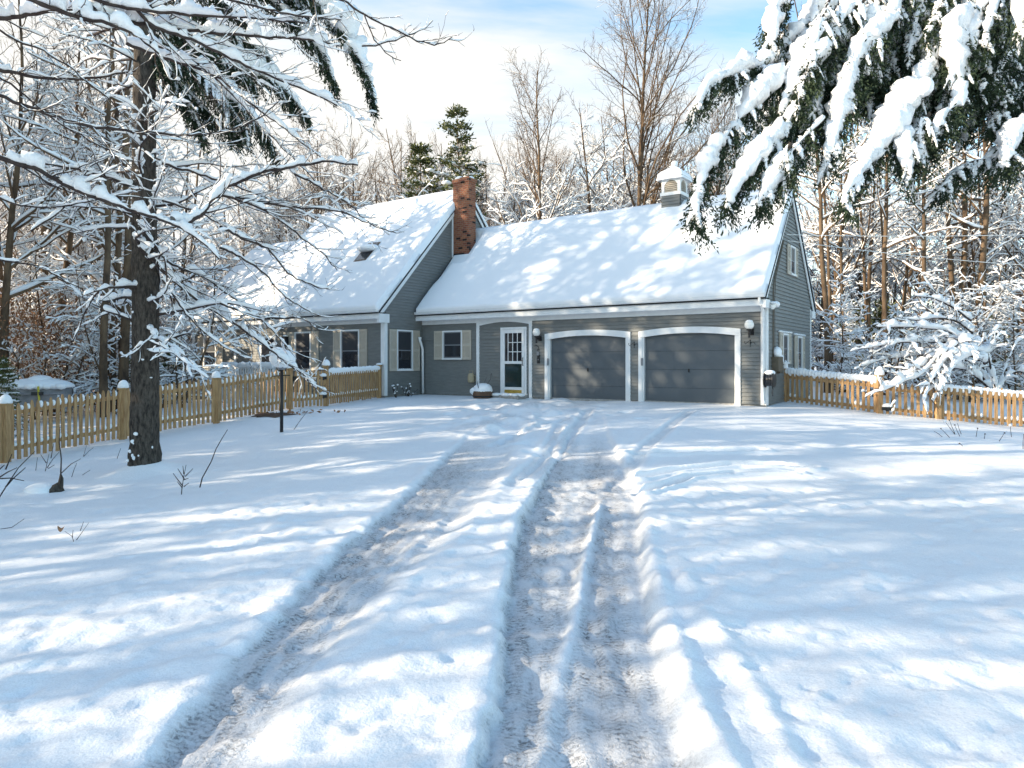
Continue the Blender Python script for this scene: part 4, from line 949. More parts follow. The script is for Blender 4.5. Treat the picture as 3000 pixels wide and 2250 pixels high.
# ------------------------------------------------------------------ branching plants
def wiggle_line(rng, p, d, L, n, wig, trop, tdir=(0, 0, 1)):
    P = [np.asarray(p, float)]; d = nrm(d); tdir = np.asarray(tdir, float)
    for i in range(n):
        d = nrm(d + rng.normal(0, wig, 3) + tdir * trop); P.append(P[-1] + d * L / n)
    return np.array(P)
def side_dir(rng, d, ang, flat=0.0):
    d = nrm(d); r = rng.normal(0, 1, 3); r[2] *= (1 - flat); s = nrm(r - d * (r @ d)); return d * math.cos(ang) + s * math.sin(ang)
def grow(rng, P, r0, out, lvl, spec):
    """spec[lvl] = dict(n, t0, t1, ang, len, ratio, wig, trop, seg)"""
    if lvl >= len(spec): return
    sp = spec[lvl]; n = len(P); acc = np.concatenate([[0], np.cumsum(np.linalg.norm(np.diff(P, axis=0), axis=1))]); Lp = acc[-1]
    k = sp['n'] if isinstance(sp['n'], int) else max(1, int(sp['n'] * Lp + rng.uniform()))
    for i in range(k):
        t = sp['t0'] + (sp['t1'] - sp['t0']) * (i + rng.uniform(0, 1)) / k
        a = np.interp(t * Lp, acc, np.arange(n)); b = min(int(a), n - 2); p = P[b] + (P[b + 1] - P[b]) * (a - b); d = P[b + 1] - P[b]
        L = Lp * sp['len'] * (1 - sp.get('tp', .6) * t) * rng.uniform(.65, 1.25)
        L = min(L, sp.get('max', 99))
        if L < sp.get('min', .06): continue
        rr = max(sp.get('rmin', .004), r0 * (1 - t * .85) * sp['ratio'])
        ang = math.radians(rng.uniform(*sp['ang'])); Q = wiggle_line(rng, p, side_dir(rng, d, ang, sp.get('flat', 0)), L, sp['seg'], sp['wig'], sp['trop'])
        R = np.linspace(rr, rr * .35, len(Q)); out.append((Q, R, lvl + 1)); grow(rng, Q, rr, out, lvl + 1, spec)
def snow_on(ms, P, R, rng, a=.012, b=.9, k=4, gap=.15, lump=.25, steep=1.6, maxr=.12, step=None):
    if step:
        acc = np.concatenate([[0], np.cumsum(np.linalg.norm(np.diff(P, axis=0), axis=1))]); m = max(3, int(acc[-1] / step)); t = np.linspace(0, acc[-1], m)
        P = np.stack([np.interp(t, acc, P[:, q]) for q in range(3)], 1); R = np.interp(t, acc, R)
    T = tang(P); hor = np.clip(1 - T[:, 2] ** 2, 0, 1) ** (steep / 2)
    n = len(P); nz = rng.normal(0, 1, n)
    if n > 6: nz = np.convolve(nz, np.ones(3) / 3, 'same') * 1.5
    rs = np.minimum((a + b * R) * hor, maxr) * np.clip(1 + lump * nz, .05, 2.2)
    if n > 5: rs = rs * (np.convolve(rng.uniform(0, 1, n), np.ones(3) / 3, 'same') > gap * .8)
    elif rng.uniform() < gap: return
    rs[0] *= .5; rs[-1] *= .35
    C_ = P.copy(); C_[:, 2] += R * .85 + rs * .78
    ms.tube(C_, np.maximum(rs, 5e-4), k, False, .92, pi / k)
def make_tree(name, out_wood, rng, trunk_mat, twig_mat, snow_mat, trunk, snowfn, k0=7, kt=3, extra=None, label=None, cat='tree', step=None, ks=4):
    e = empty(name, (0, 0, 0)); mb = MB()
    for P, R in trunk: mb.tube(P, R, k0, True, lump=.04, rng=rng)
    mb.build('trunk', trunk_mat, e, True)
    mb = MB(); ms = MB()
    for P, R, l in out_wood:
        mb.tube(P, R, 5 if R[0] > .02 else kt, False)
        f = snowfn(P)
        if f > 0: snow_on(ms, P, R, rng, a=.012 * f + .004, b=.9 * f, k=ks, step=step, gap=.12 if f > .6 else .4)
    if mb.V: mb.build('branches', twig_mat, e, True)
    if ms.V: ms.build('branch_snow', snow_mat, e, True)
    if extra: extra(e)
    return e

# prototype trees of the wood ---------------------------------------------------
def hardwood(seed, h=15.0, r=.16, first=.25, snowtop=.55, spread=1.0, dens=1.0, heavy=1.0, lean=0.03, bark=None, ang=(32, 62), trop=.10):
    rng = np.random.default_rng(seed); T = wiggle_line(rng, (0, 0, -.3), (rng.normal(0, lean), rng.normal(0, lean), 1), h, 16, .035, .03); R = np.linspace(r, .02, 17); R[0] *= 1.25
    out = []
    spec = [dict(n=int(20 * dens), t0=first, t1=.97, ang=ang, len=.40 * spread, ratio=.5, wig=.11, trop=trop, seg=7, tp=.75, rmin=.012),
            dict(n=int(9 * dens), t0=.15, t1=1, ang=(22, 55), len=.48, ratio=.55, wig=.13, trop=.06, seg=5, rmin=.008),
            dict(n=int(6 * dens), t0=.15, t1=1, ang=(22, 60), len=.5, ratio=.6, wig=.15, trop=.03, seg=4, rmin=.006, min=.15)]
    grow(rng, T, r, out, 0, spec)
    zt = h * snowtop
    return make_tree('bare_tree', out, rng, bark or M['bark_far'], M['twig_far'], M['snow_far'], [(T, R)], lambda P: heavy * (1.6 if P[:, 2].mean() < zt else (.12 if rng.uniform() < .5 else 0)))
def thicket_tree(seed, h=6.0, r=.05, heavy=2.3, droop=-.05, dens=1.0, stems=2):
    rng = np.random.default_rng(seed); tr = []; out = []
    for s in range(stems):
        T = wiggle_line(rng, (rng.normal(0, .12), rng.normal(0, .12), -.2), (rng.normal(0, .22), rng.normal(0, .22), 1), h * rng.uniform(.7, 1), 10, .08, .02); R = np.linspace(r, .012, 11); tr.append((T, R))
        spec = [dict(n=int(20 * dens), t0=.08, t1=1, ang=(45, 85), len=.36, ratio=.5, wig=.12, trop=droop, seg=6, tp=.6, rmin=.011),
                dict(n=int(7 * dens), t0=.15, t1=1, ang=(25, 65), len=.42, ratio=.6, wig=.14, trop=droop, seg=4, rmin=.008),
                dict(n=3, t0=.2, t1=1, ang=(25, 65), len=.5, ratio=.6, wig=.15, trop=droop, seg=3, rmin=.006, min=.12)]
        grow(rng, T, r, out, 0, spec)
    return make_tree('snowy_sapling', out, rng, M['bark_far'], M['twig_far'], M['snow_far'], tr, lambda P: heavy, k0=5)
def conifer(seed, h=12.0, r=.16, first=.25, wid=.24, heavy=1.0, openess=1.0, name='pine_tree', fol=None, nf=8, ns=3):
    rng = np.random.default_rng(seed); T = wiggle_line(rng, (0, 0, -.3), (0, 0, 1), h, 12, .02, .05); R = np.linspace(r, .015, 13)
    mb = MB(); ms = MB(); mf = MB(); LP = []; LD = []
    z = first * h
    while z < h * .99:
        t = z / h; nb = rng.integers(3, 6); a0 = rng.uniform(0, 6.3)
        for q in range(nb):
            a = a0 + q * 2 * pi / nb + rng.normal(0, .25); L = wid * h * (1 - t) ** .75 * rng.uniform(.65, 1.2) + .25
            P = wiggle_line(rng, (np.interp(z, T[:, 2], T[:, 0]), np.interp(z, T[:, 2], T[:, 1]), z), (math.cos(a), math.sin(a), .35 * t + .05), L, 7, .06, -.045)
            Rb = np.linspace(.03 * (1 - t) + .01, .006, 8); mb.tube(P, Rb, 4, False)
            for i in range(2, 8):
                for m in range(ns):
                    c = P[i] + rng.normal(0, .06, 3) * L * .6; d0 = nrm(P[i] - P[i - 1]) + rng.normal(0, .55, 3) + np.array([0, 0, .1]); nn_ = nf
                    LP.append(np.repeat(c[None], nn_, 0) + rng.normal(0, .10, (nn_, 3))); LD.append(d0 + rng.normal(0, .7, (nn_, 3)))
                if rng.uniform() < .55 * heavy:
                    s = L * rng.uniform(.05, .13) + .05; ms.blob(P[i] + (0, 0, .07), (s * 1.2, s * 1.2, s * .45), 1, rng, .25)
            if heavy > .5: snow_on(ms, P, Rb, rng, a=.05, b=1.2, k=5, gap=.1)
        z += h * .055 * openess * rng.uniform(.7, 1.3)
    LP = np.vstack(LP); LD = np.vstack(LD); mf.leaves(LP, LD, rng.uniform(.14, .3, len(LP)), rng.uniform(.05, .10, len(LP)), rng)
    e = empty(name, (0, 0, 0)); m2 = MB(); m2.tube(T, R, 7, True); m2.build('trunk', M['bark_far'], e, True)
    mb.build('limbs', M['bark_far'], e, True); mf.build('crown', fol or M['needle_far'], e); ms.build('crown_snow', M['snow_far'], e, True)
    return e
def beech(seed, h=4.5):
    e = thicket_tree(seed, h, .04, 1.6, -.02, .8, 2); e.name = 'beech_sapling'; rng = np.random.default_rng(seed + 1)
    n = 900; a = rng.uniform(0, 6.3, n); rr = np.sqrt(rng.uniform(0, 1, n)) * h * .34; z = rng.uniform(.08, .95, n) * h
    P = np.stack([rr * np.cos(a), rr * np.sin(a), z], 1); mf = MB(); mf.leaves(P, np.stack([rng.normal(0, .6, n), rng.normal(0, .6, n), -np.ones(n)], 1), rng.uniform(.08, .15, n), rng.uniform(.05, .08, n), rng)
    mf.build('dead_leaves', M['beech_leaf'], e); return e
# ------------------------------------------------------------------ evergreen boughs
def resample(P, step):
    P = np.asarray(P, float); acc = np.concatenate([[0], np.cumsum(np.linalg.norm(np.diff(P, axis=0), axis=1))]); m = max(4, int(acc[-1] / step)); t = np.linspace(0, acc[-1], m)
    Q = np.stack([np.interp(t, acc, P[:, q]) for q in range(3)], 1)
    for _ in range(max(1, int(.25 / step))): Q[1:-1] = (Q[:-2] + 2 * Q[1:-1] + Q[2:]) / 4
    return Q
class Bough:
    def __init__(s): s.w = MB(); s.s = MB(); s.P = []; s.D = []
    def add(s, P, rng, r=.02, snow=.09, fol=.34, nb=3, nl=13, blobs=.35, step=.05, taper=.25, from_t=.0):
        Q = resample(P, step); n = len(Q); t = np.linspace(0, 1, n); T = tang(Q); s.w.tube(Q, np.linspace(r, r * .25, n), 5, False)
        side_ = nrm(cross(T, (0, 0, 1)) + 1e-6)
        if snow:
            nz = np.convolve(rng.normal(0, 1, n + 8), np.ones(5) / 5, 'same')[4:-4]; n2 = np.convolve(rng.normal(0, 1, n + 20), np.ones(11) / 11, 'same')[10:-10]
            rs = snow * np.clip(1 + .85 * nz + 1.9 * n2, .05, 1.75) * np.minimum(1, .35 + t * 5) * np.minimum(1, taper + (1 - t) * 3)
            rs = np.where(t < from_t, .004, rs)
            c = Q + side_ * (snow * .5 * np.convolve(rng.normal(0, 1, n + 12), np.ones(7) / 7, 'same')[6:-6])[:, None]; c[:, 2] += rs * .55 + r * .5
            s.s.tube(c, rs, 10, True, .85, 0, .17, rng)
            for i in range(0, n, 2):
                if rs[i] > snow * .5 and rng.uniform() < .9:
                    q = rs[i] * rng.uniform(.3, .6); s.s.blob(c[i] + side_[i] * rng.normal(0, .6) * rs[i] + np.array([0, 0, -.2 * rs[i]]), (q * rng.uniform(.7, 1.2), q * rng.uniform(.7, 1.2), q * rng.uniform(.7, 1.3)), 2, rng, .2)
        for i in range(1, n):
            if t[i] < .06: continue
            for m in range(nb):
                L = fol * rng.uniform(.35, 1.15) * (1 - .55 * t[i]); k = rng.uniform(-1, 1)
                d = side_[i] * k * 1.0 + T[i] * rng.uniform(.2, .9) + np.array([0, 0, -.35 - .6 * rng.uniform()])
                d = nrm(d); u = np.linspace(.05, 1, nl)[:, None]; B = Q[i] + d * L * u + np.array([0, 0, -1.]) * (u ** 2) * L * .35
                dd = d + np.array([0, 0, -.7]) * u
                s.P.append(B + rng.normal(0, .012, B.shape)); s.D.append(nrm(dd) + rng.normal(0, .55, B.shape))
                if rng.uniform() < blobs:
                    j = rng.integers(4, nl); q = rng.uniform(.010, .030) * (1.4 if rng.uniform() < .2 else 1); i0 = rng.integers(0, 2)
                    c2 = B[i0:j].copy(); c2[:, 2] += q * .6; m2 = len(c2); s.s.tube(c2, q * np.sin(np.linspace(.5, 2.9, m2)) * (1 + .2 * rng.normal(0, 1, m2)) + .002, 6, True, 1, 0, .12, rng)
    def build(s, root, rng, ll=(.035, .07), lw=(.012, .022), name='needles'):
        off = -root.location
        s.w.build('limbs', M['bark'], root, True, off)
        f = MB(); P = np.vstack(s.P); f.leaves(P, np.vstack(s.D), rng.uniform(*ll, len(P)), rng.uniform(*lw, len(P)), rng); f.build(name, M['needle'], root, loc=off)
        s.s.build('bough_snow', M['snow'], root, True, off)
def cr(pts, x0, y0, sc): return [(x0 + x / sc, y0 + y / sc) for x, y in pts]
def lin(pts, d0, d1):
    n = len(pts); return np.array([W(p[0], p[1], d0 + (d1 - d0) * i / (n - 1)) for i, p in enumerate(pts)])

# great hemlock whose boughs hang in from beyond the frame
rh = np.random.default_rng(101)
hem = tag(empty('hemlock_tree', (10.2, 8.6, gz(10.2, 8.6))), 'dark hemlock with drooping boughs loaded with thick snow, hanging over the garage end', 'tree')
mb = MB(); mb.tube([(0, 0, -.3), (0, 0, 1), (.05, .05, 6), (.1, 0, 13)], [.42, .34, .24, .06], 12); mb.build('trunk', M['bark'], hem, True)
bg = Bough()
HB = [([(760,-60),(600,20),(578,120),(575,280)], 7.6, 7.2, .10), ([(1150,-40),(960,30),(760,200),(650,300),(580,420),(450,432),(300,500),(160,545),(95,690)], 7.8, 6.8, .105),
      ([(1020,100),(860,320),(700,450),(440,690),(290,860),(190,1010),(120,1150),(85,1330),(100,1440)], 7.4, 6.4, .12), ([(1250,-60),(1010,130),(900,330),(770,530),(720,750),(600,900),(480,1050),(330,1230),(290,1330)], 7.2, 6.4, .115),
      ([(1420,-80),(1340,20),(1200,180),(1230,320),(1275,520)], 7.4, 7.0, .11), ([(1400,100),(1150,320),(1090,480),(1040,660),(980,880),(930,1060)], 7.0, 6.6, .085),
      ([(2100,-160),(1950,0),(1750,180),(1650,400),(1500,560),(1400,740),(1280,950),(1180,1080),(1080,1200),(1045,1320)], 7.3, 6.3, .13), ([(1850,60),(1740,260),(1790,520),(1800,680),(1680,740),(1630,950)], 6.9, 6.5, .10),
      ([(2420,640),(2230,780),(2110,900),(2085,1060)], 6.9, 6.6, .12), ([(2300,900),(2050,1040),(1880,1040),(1750,1110),(1665,1240)], 7.0, 6.7, .08), ([(900,780),(720,960),(600,1160),(560,1240),(500,1330)], 6.7, 6.4, .085),
      ([(2250,-60),(2080,70),(1990,220),(1870,340),(1800,480)], 7.0, 6.8, .075), ([(1600,740),(1520,820),(1560,950),(1520,1050)], 6.6, 6.5, .075), ([(1480,840),(1440,950),(1460,1130)], 6.55, 6.5, .07), ([(760,640),(640,760),(560,900),(360,1080)], 6.9, 6.7, .05),
      ([(2200,-50),(2190,40),(2180,200)], 6.4, 6.4, .09), ([(1640,100),(1500,140),(1470,260)], 7.2, 7.1, .09), ([(1150,380),(960,420),(940,540)], 7.1, 7.0, .05), ([(700,930),(640,1000),(700,1100)], 6.5, 6.45, .06)]
TRK = np.array([10.2, 8.6, 0])
for pts, d0, d1, sn in HB:
    P = lin(cr(pts, 2000, 0, 2.212), d0, d1); bg.add(P, rh, .022, sn * .70, .44, 6, 22, .34)
    if pts[0][1] > 20 and pts[0][0] < 2150: continue
    st = np.array([10.25, 8.6, max(P[0][2] + 1.6, 5.4)]); lead = np.array([st, (st + P[0]) / 2 + (0, 0, .35), P[0]]); bg.w.tube(resample(lead, .2), .03, 6, False)
LOW = np.array([(2010,640),(2140,640),(2320,590),(2400,520),(2500,370),(2570,420),(2640,560),(2770,540),(2880,440),(3000,560),(3200,600)], float)
LEFT = lambda y: np.interp(y, [-100, 120, 260, 420, 640], [2290, 2330, 2190, 2080, 2040])
n = 0; tr_ = 0
while n < 115 and tr_ < 3000:
    tr_ += 1
    x = rh.uniform(2300, 3120); y = rh.uniform(-160, 420); L = rh.uniform(110, 330); dx = rh.uniform(-.75, -.15)
    ex, ey = x + dx * L, y + L
    if ey > np.interp(ex, LOW[:, 0], LOW[:, 1]) - 75 or ex < LEFT(ey) + 40 or x < LEFT(y) + 30: continue
    d = rh.uniform(6.8, 8.3); m_ = [(x, y), (x + dx * L * .3, y + L * .22), (x + dx * L * .7, y + L * .6), (ex, ey)]
    bg.add(lin(m_, d + .3, d - .1), rh, .014, rh.uniform(.025, .068) if rh.uniform() < .72 else 0, .40, 6, 20, .32); n += 1
bg.build(hem, rh, (.03, .062), (.010, .019))

# big trunk by the fence: dark conifer trunk, dead lower limbs, live boughs high up
rt = np.random.default_rng(55)
tx, ty = TREE_XY; tz = gz(tx, ty) - .25
big = tag(empty('conifer_tree', (tx, ty, tz)), 'big dark rough-barked trunk standing before the picket fence, its roots in a snow mound', 'tree')
px_ = [(425,1420,.36),(425,1370,.27),(424,1290,.228),(424,1180,.222),(427,1000,.212),(426,800,.205),(421,600,.19),(422,400,.182),(424,200,.172),(425,0,.16),(426,-300,.14),(428,-900,.08)]
P = np.array([W(a, b, 12.0) for a, b, _ in px_]); R = np.array([c for _, _, c in px_]); Q = np.concatenate([resample(P, .1)]); acc = np.linspace(0, 1, len(Q))
Rq = np.interp(Q[:, 2], P[:, 2], R); k = 26; mb = MB(); mb.tube(Q, Rq, k, True, lump=.025, rng=rt); mb.build('trunk', M['bark'], big, True, -big.location)
def trunk_at(z): return np.array([np.interp(z, P[:, 2], P[:, 0]), np.interp(z, P[:, 2], P[:, 1]), z]), np.interp(z, P[:, 2], R)
out = []; ms = MB(); mb = MB()
for i in range(46):
    z = 1.9 + 8.0 * (i + rt.uniform()) / 46; c, r = trunk_at(z); a = rt.uniform(0, 2 * pi); d = np.array([math.cos(a), math.sin(a) * .8, rt.uniform(-.15, .25)])
    L = rt.uniform(.5, 2.4); Qb = wiggle_line(rt, c + nrm(d * (1, 1, 0)) * r * .8, d, L, 10, .12, -.02); Rb = np.linspace(rt.uniform(.014, .03), .006, 11); out.append((Qb, Rb, 1))
    grow(rt, Qb, Rb[0], out, 0, [dict(n=4.5, t0=.2, t1=1, ang=(25, 65), len=.5, ratio=.6, wig=.13, trop=-.02, seg=6, max=.9, rmin=.005), dict(n=5., t0=.2, t1=1, ang=(25, 65), len=.5, ratio=.6, wig=.15, trop=-.02, seg=4, max=.4, rmin=.004)])
for Qb, Rb, l in out:
    mb.tube(Qb, Rb, 5 if l < 2 else 4, False); snow_on(ms, Qb, Rb, rt, a=.014, b=1.5, k=7, step=.05 if l < 2 else None, gap=.35, lump=.5, maxr=.075)
# snow plastered on the bark
for i in range(38):
    low = i < 8; z = tz + .22 + (.55 * rt.uniform() ** 1.3 if low else 7 * rt.uniform()); c, r = trunk_at(z); a = rt.normal(4.2 + .3 * (z - tz - .3), .22) if low else rt.uniform(3.3, 6.1)
    s = rt.uniform(.018, .05) if low else rt.uniform(.010, .03); ms.blob(c + np.array([math.cos(a), math.sin(a), 0]) * r * 1.0, (s * rt.uniform(.7, 1.5), s * .6, s * rt.uniform(.6, 1.3)), 2, rt, .35)
mb.build('branches', M['twig'], big, True, -big.location); ms.build('branch_snow', M['snow'], big, True, -big.location)
bg = Bough()
for pts, d0, d1, sn, fo in (([(440,90),(560,190),(660,300),(720,380)], 12.1, 12.3, .02, .7), ([(440,120),(520,170),(620,240),(720,320),(785,400),(812,465)], 12.1, 12.6, .09, .6), ([(440,60),(560,120),(700,190),(810,240),(900,340)], 12.2, 13.2, .11, .55), ([(430,140),(540,260),(620,340),(700,400)], 12.1, 12.4, .03, .55),
     ([(426,40),(560,110),(640,150),(745,250)], 12.2, 12.8, .10, .5), ([(426,-300),(700,-140),(860,-50),(950,20),(1020,110),(1068,200),(1097,310)], 12.3, 12.9, .20, .5), ([(426,-260),(700,-80),(860,60),(930,140),(985,250)], 12.4, 13.4, .09, .5),
     ([(426,-120),(560,-60),(660,10),(720,70)], 12.3, 13, .08, .5), ([(426,-200),(620,-120),(800,-40),(880,20),(905,110)], 12.3, 13.3, .13, .5), ([(426,100),(500,200),(560,330),(600,400)], 12.1, 12.2, .03, .5), ([(426,-60),(620,60),(780,160),(850,300)], 12.3, 13.4, .05, .5)):
    bg.add(lin(pts, d0, d1), rt, .03, sn * 1.15, fo * 1.1, 6, 16, .22, .06, from_t=.12)
bg.build(big, rt, (.05, .1), (.016, .03))

# maple reaching in over the lawn
rm = np.random.default_rng(77)
mx, my = -9.6, 8.6
map_ = tag(empty('maple_tree', (mx, my, gz(mx, my))), 'bare maple whose long snow-piled branches sweep across the big trunk to the lamp post', 'tree')
mb0 = MB(); mb0.tube(resample([(0, 0, -.3), (.05, 0, 2), (.0, .1, 4.5), (-.1, .1, 8), (-.1, .2, 12)], .4), np.linspace(.28, .06, len(resample([(0, 0, -.3), (.05, 0, 2), (.0, .1, 4.5), (-.1, .1, 8), (-.1, .2, 12)], .4))), 12, True, lump=.03, rng=rm); mb0.build('trunk', M['bark'], map_, True)
c1 = lambda p: cr(p, 0, 0, 2.212); c4 = lambda p: cr(p, 0, 750, 2.212); c7 = lambda p: cr(p, 700, 550, 3.687)
MAIN = [ # (pixels, depth in, depth out, radius, snow factor, lead to trunk?)
 (c1([(-60,1000),(0,1020),(250,1100),(500,1240),(870,1370),(1180,1470),(1350,1600),(1420,1680)]), 9.6, 10.4, .035, 1.5, 1),
 (c1([(1120,1450),(1180,1470),(1300,1400),(1450,1220),(1600,1150),(1700,1110),(1900,1080),(2130,1040),(2320,1070)]), 10.2, 11.4, .036, 1.3, 0),
 (c1([(-60,590),(0,620),(250,720),(540,820),(870,850),(1200,880),(1500,850),(1700,760),(1800,660)]), 9.2, 10.0, .024, .35, 1),
 (c1([(100,-60),(210,0),(400,80),(690,150),(900,230),(1030,350)]), 8.8, 9.6, .035, 1.7, 1),
 (c1([(-60,440),(0,460),(250,500),(450,520),(700,490),(880,460)]), 9.8, 10.6, .028, .8, 1),
 (c1([(640,-80),(860,40),(1000,180),(1300,280),(1600,430),(1850,530),(2212,690),(2330,790)]), 9.2, 11.0, .026, 1.3, 0),
 (c1([(600,100),(800,140),(1000,170),(1250,200),(1700,240),(2000,250),(2200,300)]), 9.3, 10.8, .03, 1.6, 0),
 (c1([(820,280),(1040,370),(1380,470),(1600,650),(1900,880),(2080,1020)]), 10.2, 11.5, .024, 1.7, 0),
 (c1([(400,-80),(700,30),(1000,80),(1300,100),(1650,120),(1990,150)]), 9.0, 10.4, .026, 1.7, 0),
 (c1([(1000,-100),(1400,-20),(1650,40),(1900,100),(2212,130)]), 9.2, 10.4, .02, .9, 0),
 ([(880,-60),(955,-20),(1000,0),(1068,45),(1136,77),(1199,108),(1253,131),(1285,133),(1325,108)], 9.6, 10.6, .018, .7, 0),
 ([(1068,45),(1090,110),(1125,155),(1175,178)], 9.9, 10.2, .010, .8, 0),
 ([(1060,135),(1120,130),(1190,110),(1240,85),(1268,60)], 10.1, 10.4, .012, .9, 0),
 (c4([(900,-60),(1060,100),(1290,300),(1500,420),(1700,570),(1850,690),(1960,760),(2030,850)]), 11.6, 14.6, .03, 1.6, 0),
 (c4([(900,-200),(1100,60),(1300,120),(1550,300),(1700,420),(1800,520),(1900,640)]), 11.6, 14.3, .022, 1.4, 0),
 (c4([(1050,150),(1150,300),(1250,430),(1400,560),(1550,640)]), 11.4, 12.8, .018, 1.3, 0),
 (c4([(1060,0),(1090,200),(1150,420),(1200,480)]), 11.2, 11.8, .014, 1.2, 0),
 (c7([(-250,60),(0,110),(500,200),(1100,250),(1500,430),(1700,490)]), 10.6, 12.6, .02, .8, 0),
 (c7([(-200,420),(0,530),(300,640),(550,950),(850,1080),(1000,1090)]), 10.6, 12.6, .02, .8, 0),
 (c7([(-300,50),(200,200),(450,350),(650,520),(900,700),(1060,890)]), 10.6, 12.6, .02, .8, 0),
 (c7([(-200,650),(0,740),(250,900),(500,1180),(700,1310),(870,1380)]), 10.8, 13.0, .018, .7, 0),
 (c7([(-200,1250),(0,1330),(200,1400),(420,1410),(680,1400),(870,1540)]), 11.2, 13.2, .016, .6, 0),
 (c7([(600,-150),(900,0),(1200,180),(1350,350),(1650,480)]), 11.2, 12.8, .016, .7, 0),
 (c1([(-60,1250),(100,1330),(350,1350),(600,1300),(860,1240)]), 10.5, 11.2, .015, .9, 1),
 (c1([(-80,100),(0,130),(200,90),(450,60),(700,60)]), 9.0, 9.6, .03, 1.7, 1),
 (c1([(-60,150),(100,260),(300,330),(500,470),(700,640),(850,800)]), 8.8, 9.8, .014, .3, 1),
 (c1([(-40,480),(150,600),(350,780),(560,900),(760,1010),(860,1090)]), 9.0, 10.2, .014, .35, 1),
 (c1([(200,1500),(420,1350),(560,1100),(720,1000),(860,1040)]), 10.8, 11.3, .016, 1.1, 0),
 (c4([(-60,20),(250,60),(500,200),(620,260)]), 10.4, 11.2, .016, .8, 1),
 (c4([(640,230),(560,320),(550,400),(500,500),(420,640)]), 11.2, 11.4, .014, 1.2, 0),
 (c1([(950,260),(1300,420),(1500,600),(1750,880),(1980,1100),(2150,1300),(2250,1420)]), 10.4, 12.4, .016, 1.0, 0),
 (c1([(1050,1060),(1300,1130),(1560,1220),(1900,1350),(2200,1500)]), 10.8, 12.4, .018, 1.0, 0),
 (c1([(1050,1300),(1300,1380),(1600,1540),(1800,1640)]), 11.0, 12.2, .016, 1.0, 0),
]
mb = MB(); ms = MB(); cnt = 0
for pts, d0, d1, r, sf, lead in MAIN:
    Q = lin(pts, d0, d1); Q = resample(Q, .09); Q[1:-1] += rm.normal(0, .008, Q[1:-1].shape)
    Rq = np.linspace(r, max(.006, r * .35), len(Q)); mb.tube(Q, Rq, 7, False, lump=.06, rng=rm)
    snow_on(ms, Q, Rq, rm, a=.012 * sf, b=1.3 * sf, k=9, step=.045, gap=.28 if sf > .8 else .5, lump=.6, steep=1.2, maxr=.10)
    if lead:
        st = np.array([mx, my, Q[0][2] + .5]); mb.tube(resample([st, (st + Q[0]) / 2 + (0, 0, .1), Q[0]], .15), r * 1.2, 6, False)
    sub = []; grow(rm, Q, r, sub, 0, [dict(n=5.0, t0=.05, t1=1, ang=(18, 55), len=.34, ratio=.42, wig=.10, trop=.05, tdir=(0, 0, -1), seg=9, max=1.3, tp=.5, rmin=.005, flat=.2),
        dict(n=5.5, t0=.15, t1=1, ang=(20, 55), len=.45, ratio=.6, wig=.12, trop=-.01, seg=6, max=.6, rmin=.0038), dict(n=3.0, t0=.2, t1=1, ang=(20, 50), len=.5, ratio=.7, wig=.14, trop=0, seg=4, max=.3, rmin=.003)])
    for Qb, Rb, l in sub:
        mb.tube(Qb, Rb, 4, False); cnt += 1
        f = min(sf, 1.2) * (1 if rm.uniform() < .5 else .35)
        if (l == 1 and rm.uniform() < .8) or (l == 2 and rm.uniform() < .45): snow_on(ms, Qb, Rb, rm, a=.011 * f, b=1.4 * f, k=6, step=.05 if l == 1 else None, gap=.38, lump=.6, steep=1.2, maxr=.06)
mb.build('branches', M['twig'], map_, True, -map_.location); ms.build('branch_snow', M['snow'], map_, True, -map_.location)

# drooping snowy bush at the gate
rb = np.random.default_rng(31)
bp = W(2880, 1160, 19.2); bush = tag(empty('snowy_bush', (bp[0], bp[1], gz(bp[0], bp[1]))), 'arching bush weighed down by snow, drooping over the picket gate', 'bush')
c6 = lambda p: cr(p, 2000, 750, 2.212)
BM = [([(2040,900),(2000,750),(1980,640),(1900,560),(1800,560),(1650,650),(1550,770),(1400,830),(1280,880)], 19.2, 17.7, 1.7), ([(2000,880),(1940,700),(1860,560),(1700,480),(1450,460),(1250,460)], 19.4, 18.8, 1.5),
 ([(2000,880),(1900,700),(1740,640),(1560,640),(1300,670),(1150,720)], 19.4, 18.9, 1.3), ([(2010,880),(1900,600),(1800,420),(1700,300),(1600,200),(1560,130)], 19.6, 19.8, 1.0), ([(2020,880),(1950,600),(1900,400),(1950,280),(1920,160)], 19.6, 19.7, 1.0),
 ([(2020,880),(1960,640),(2000,520),(2050,450)], 19.4, 19.3, 1.5), ([(1980,640),(1850,600),(1700,660),(1620,780),(1560,940)], 18.8, 17.6, 1.7), ([(1990,860),(1850,740),(1720,720),(1640,860),(1680,900)], 18.8, 17.7, 1.6), ([(1900,560),(1700,560),(1560,560),(1400,560),(1180,600)], 19.2, 18.7, 1.4),
 ([(1860,560),(1700,420),(1560,330),(1460,160)], 19.4, 19.6, 1.1), ([(2030,890),(2120,760),(2200,740),(2300,800)], 19.2, 18.6, 1.6), ([(2040,890),(2100,700),(2160,560),(2212,520)], 19.4, 19.4, 1.2), ([(1800,560),(1700,620),(1560,700),(1420,800),(1360,850)], 19.0, 17.8, 1.6), ([(1870,420),(1750,330),(1620,270),(1500,260)], 19.6, 19.4, 1.3),
 ([(1960,700),(1860,640),(1760,700),(1700,800),(1660,880)], 18.7, 17.7, 1.5), ([(1880,500),(1780,420),(1650,400),(1520,420),(1400,400)], 19.3, 19.0, 1.3)]
mb = MB(); ms = MB()
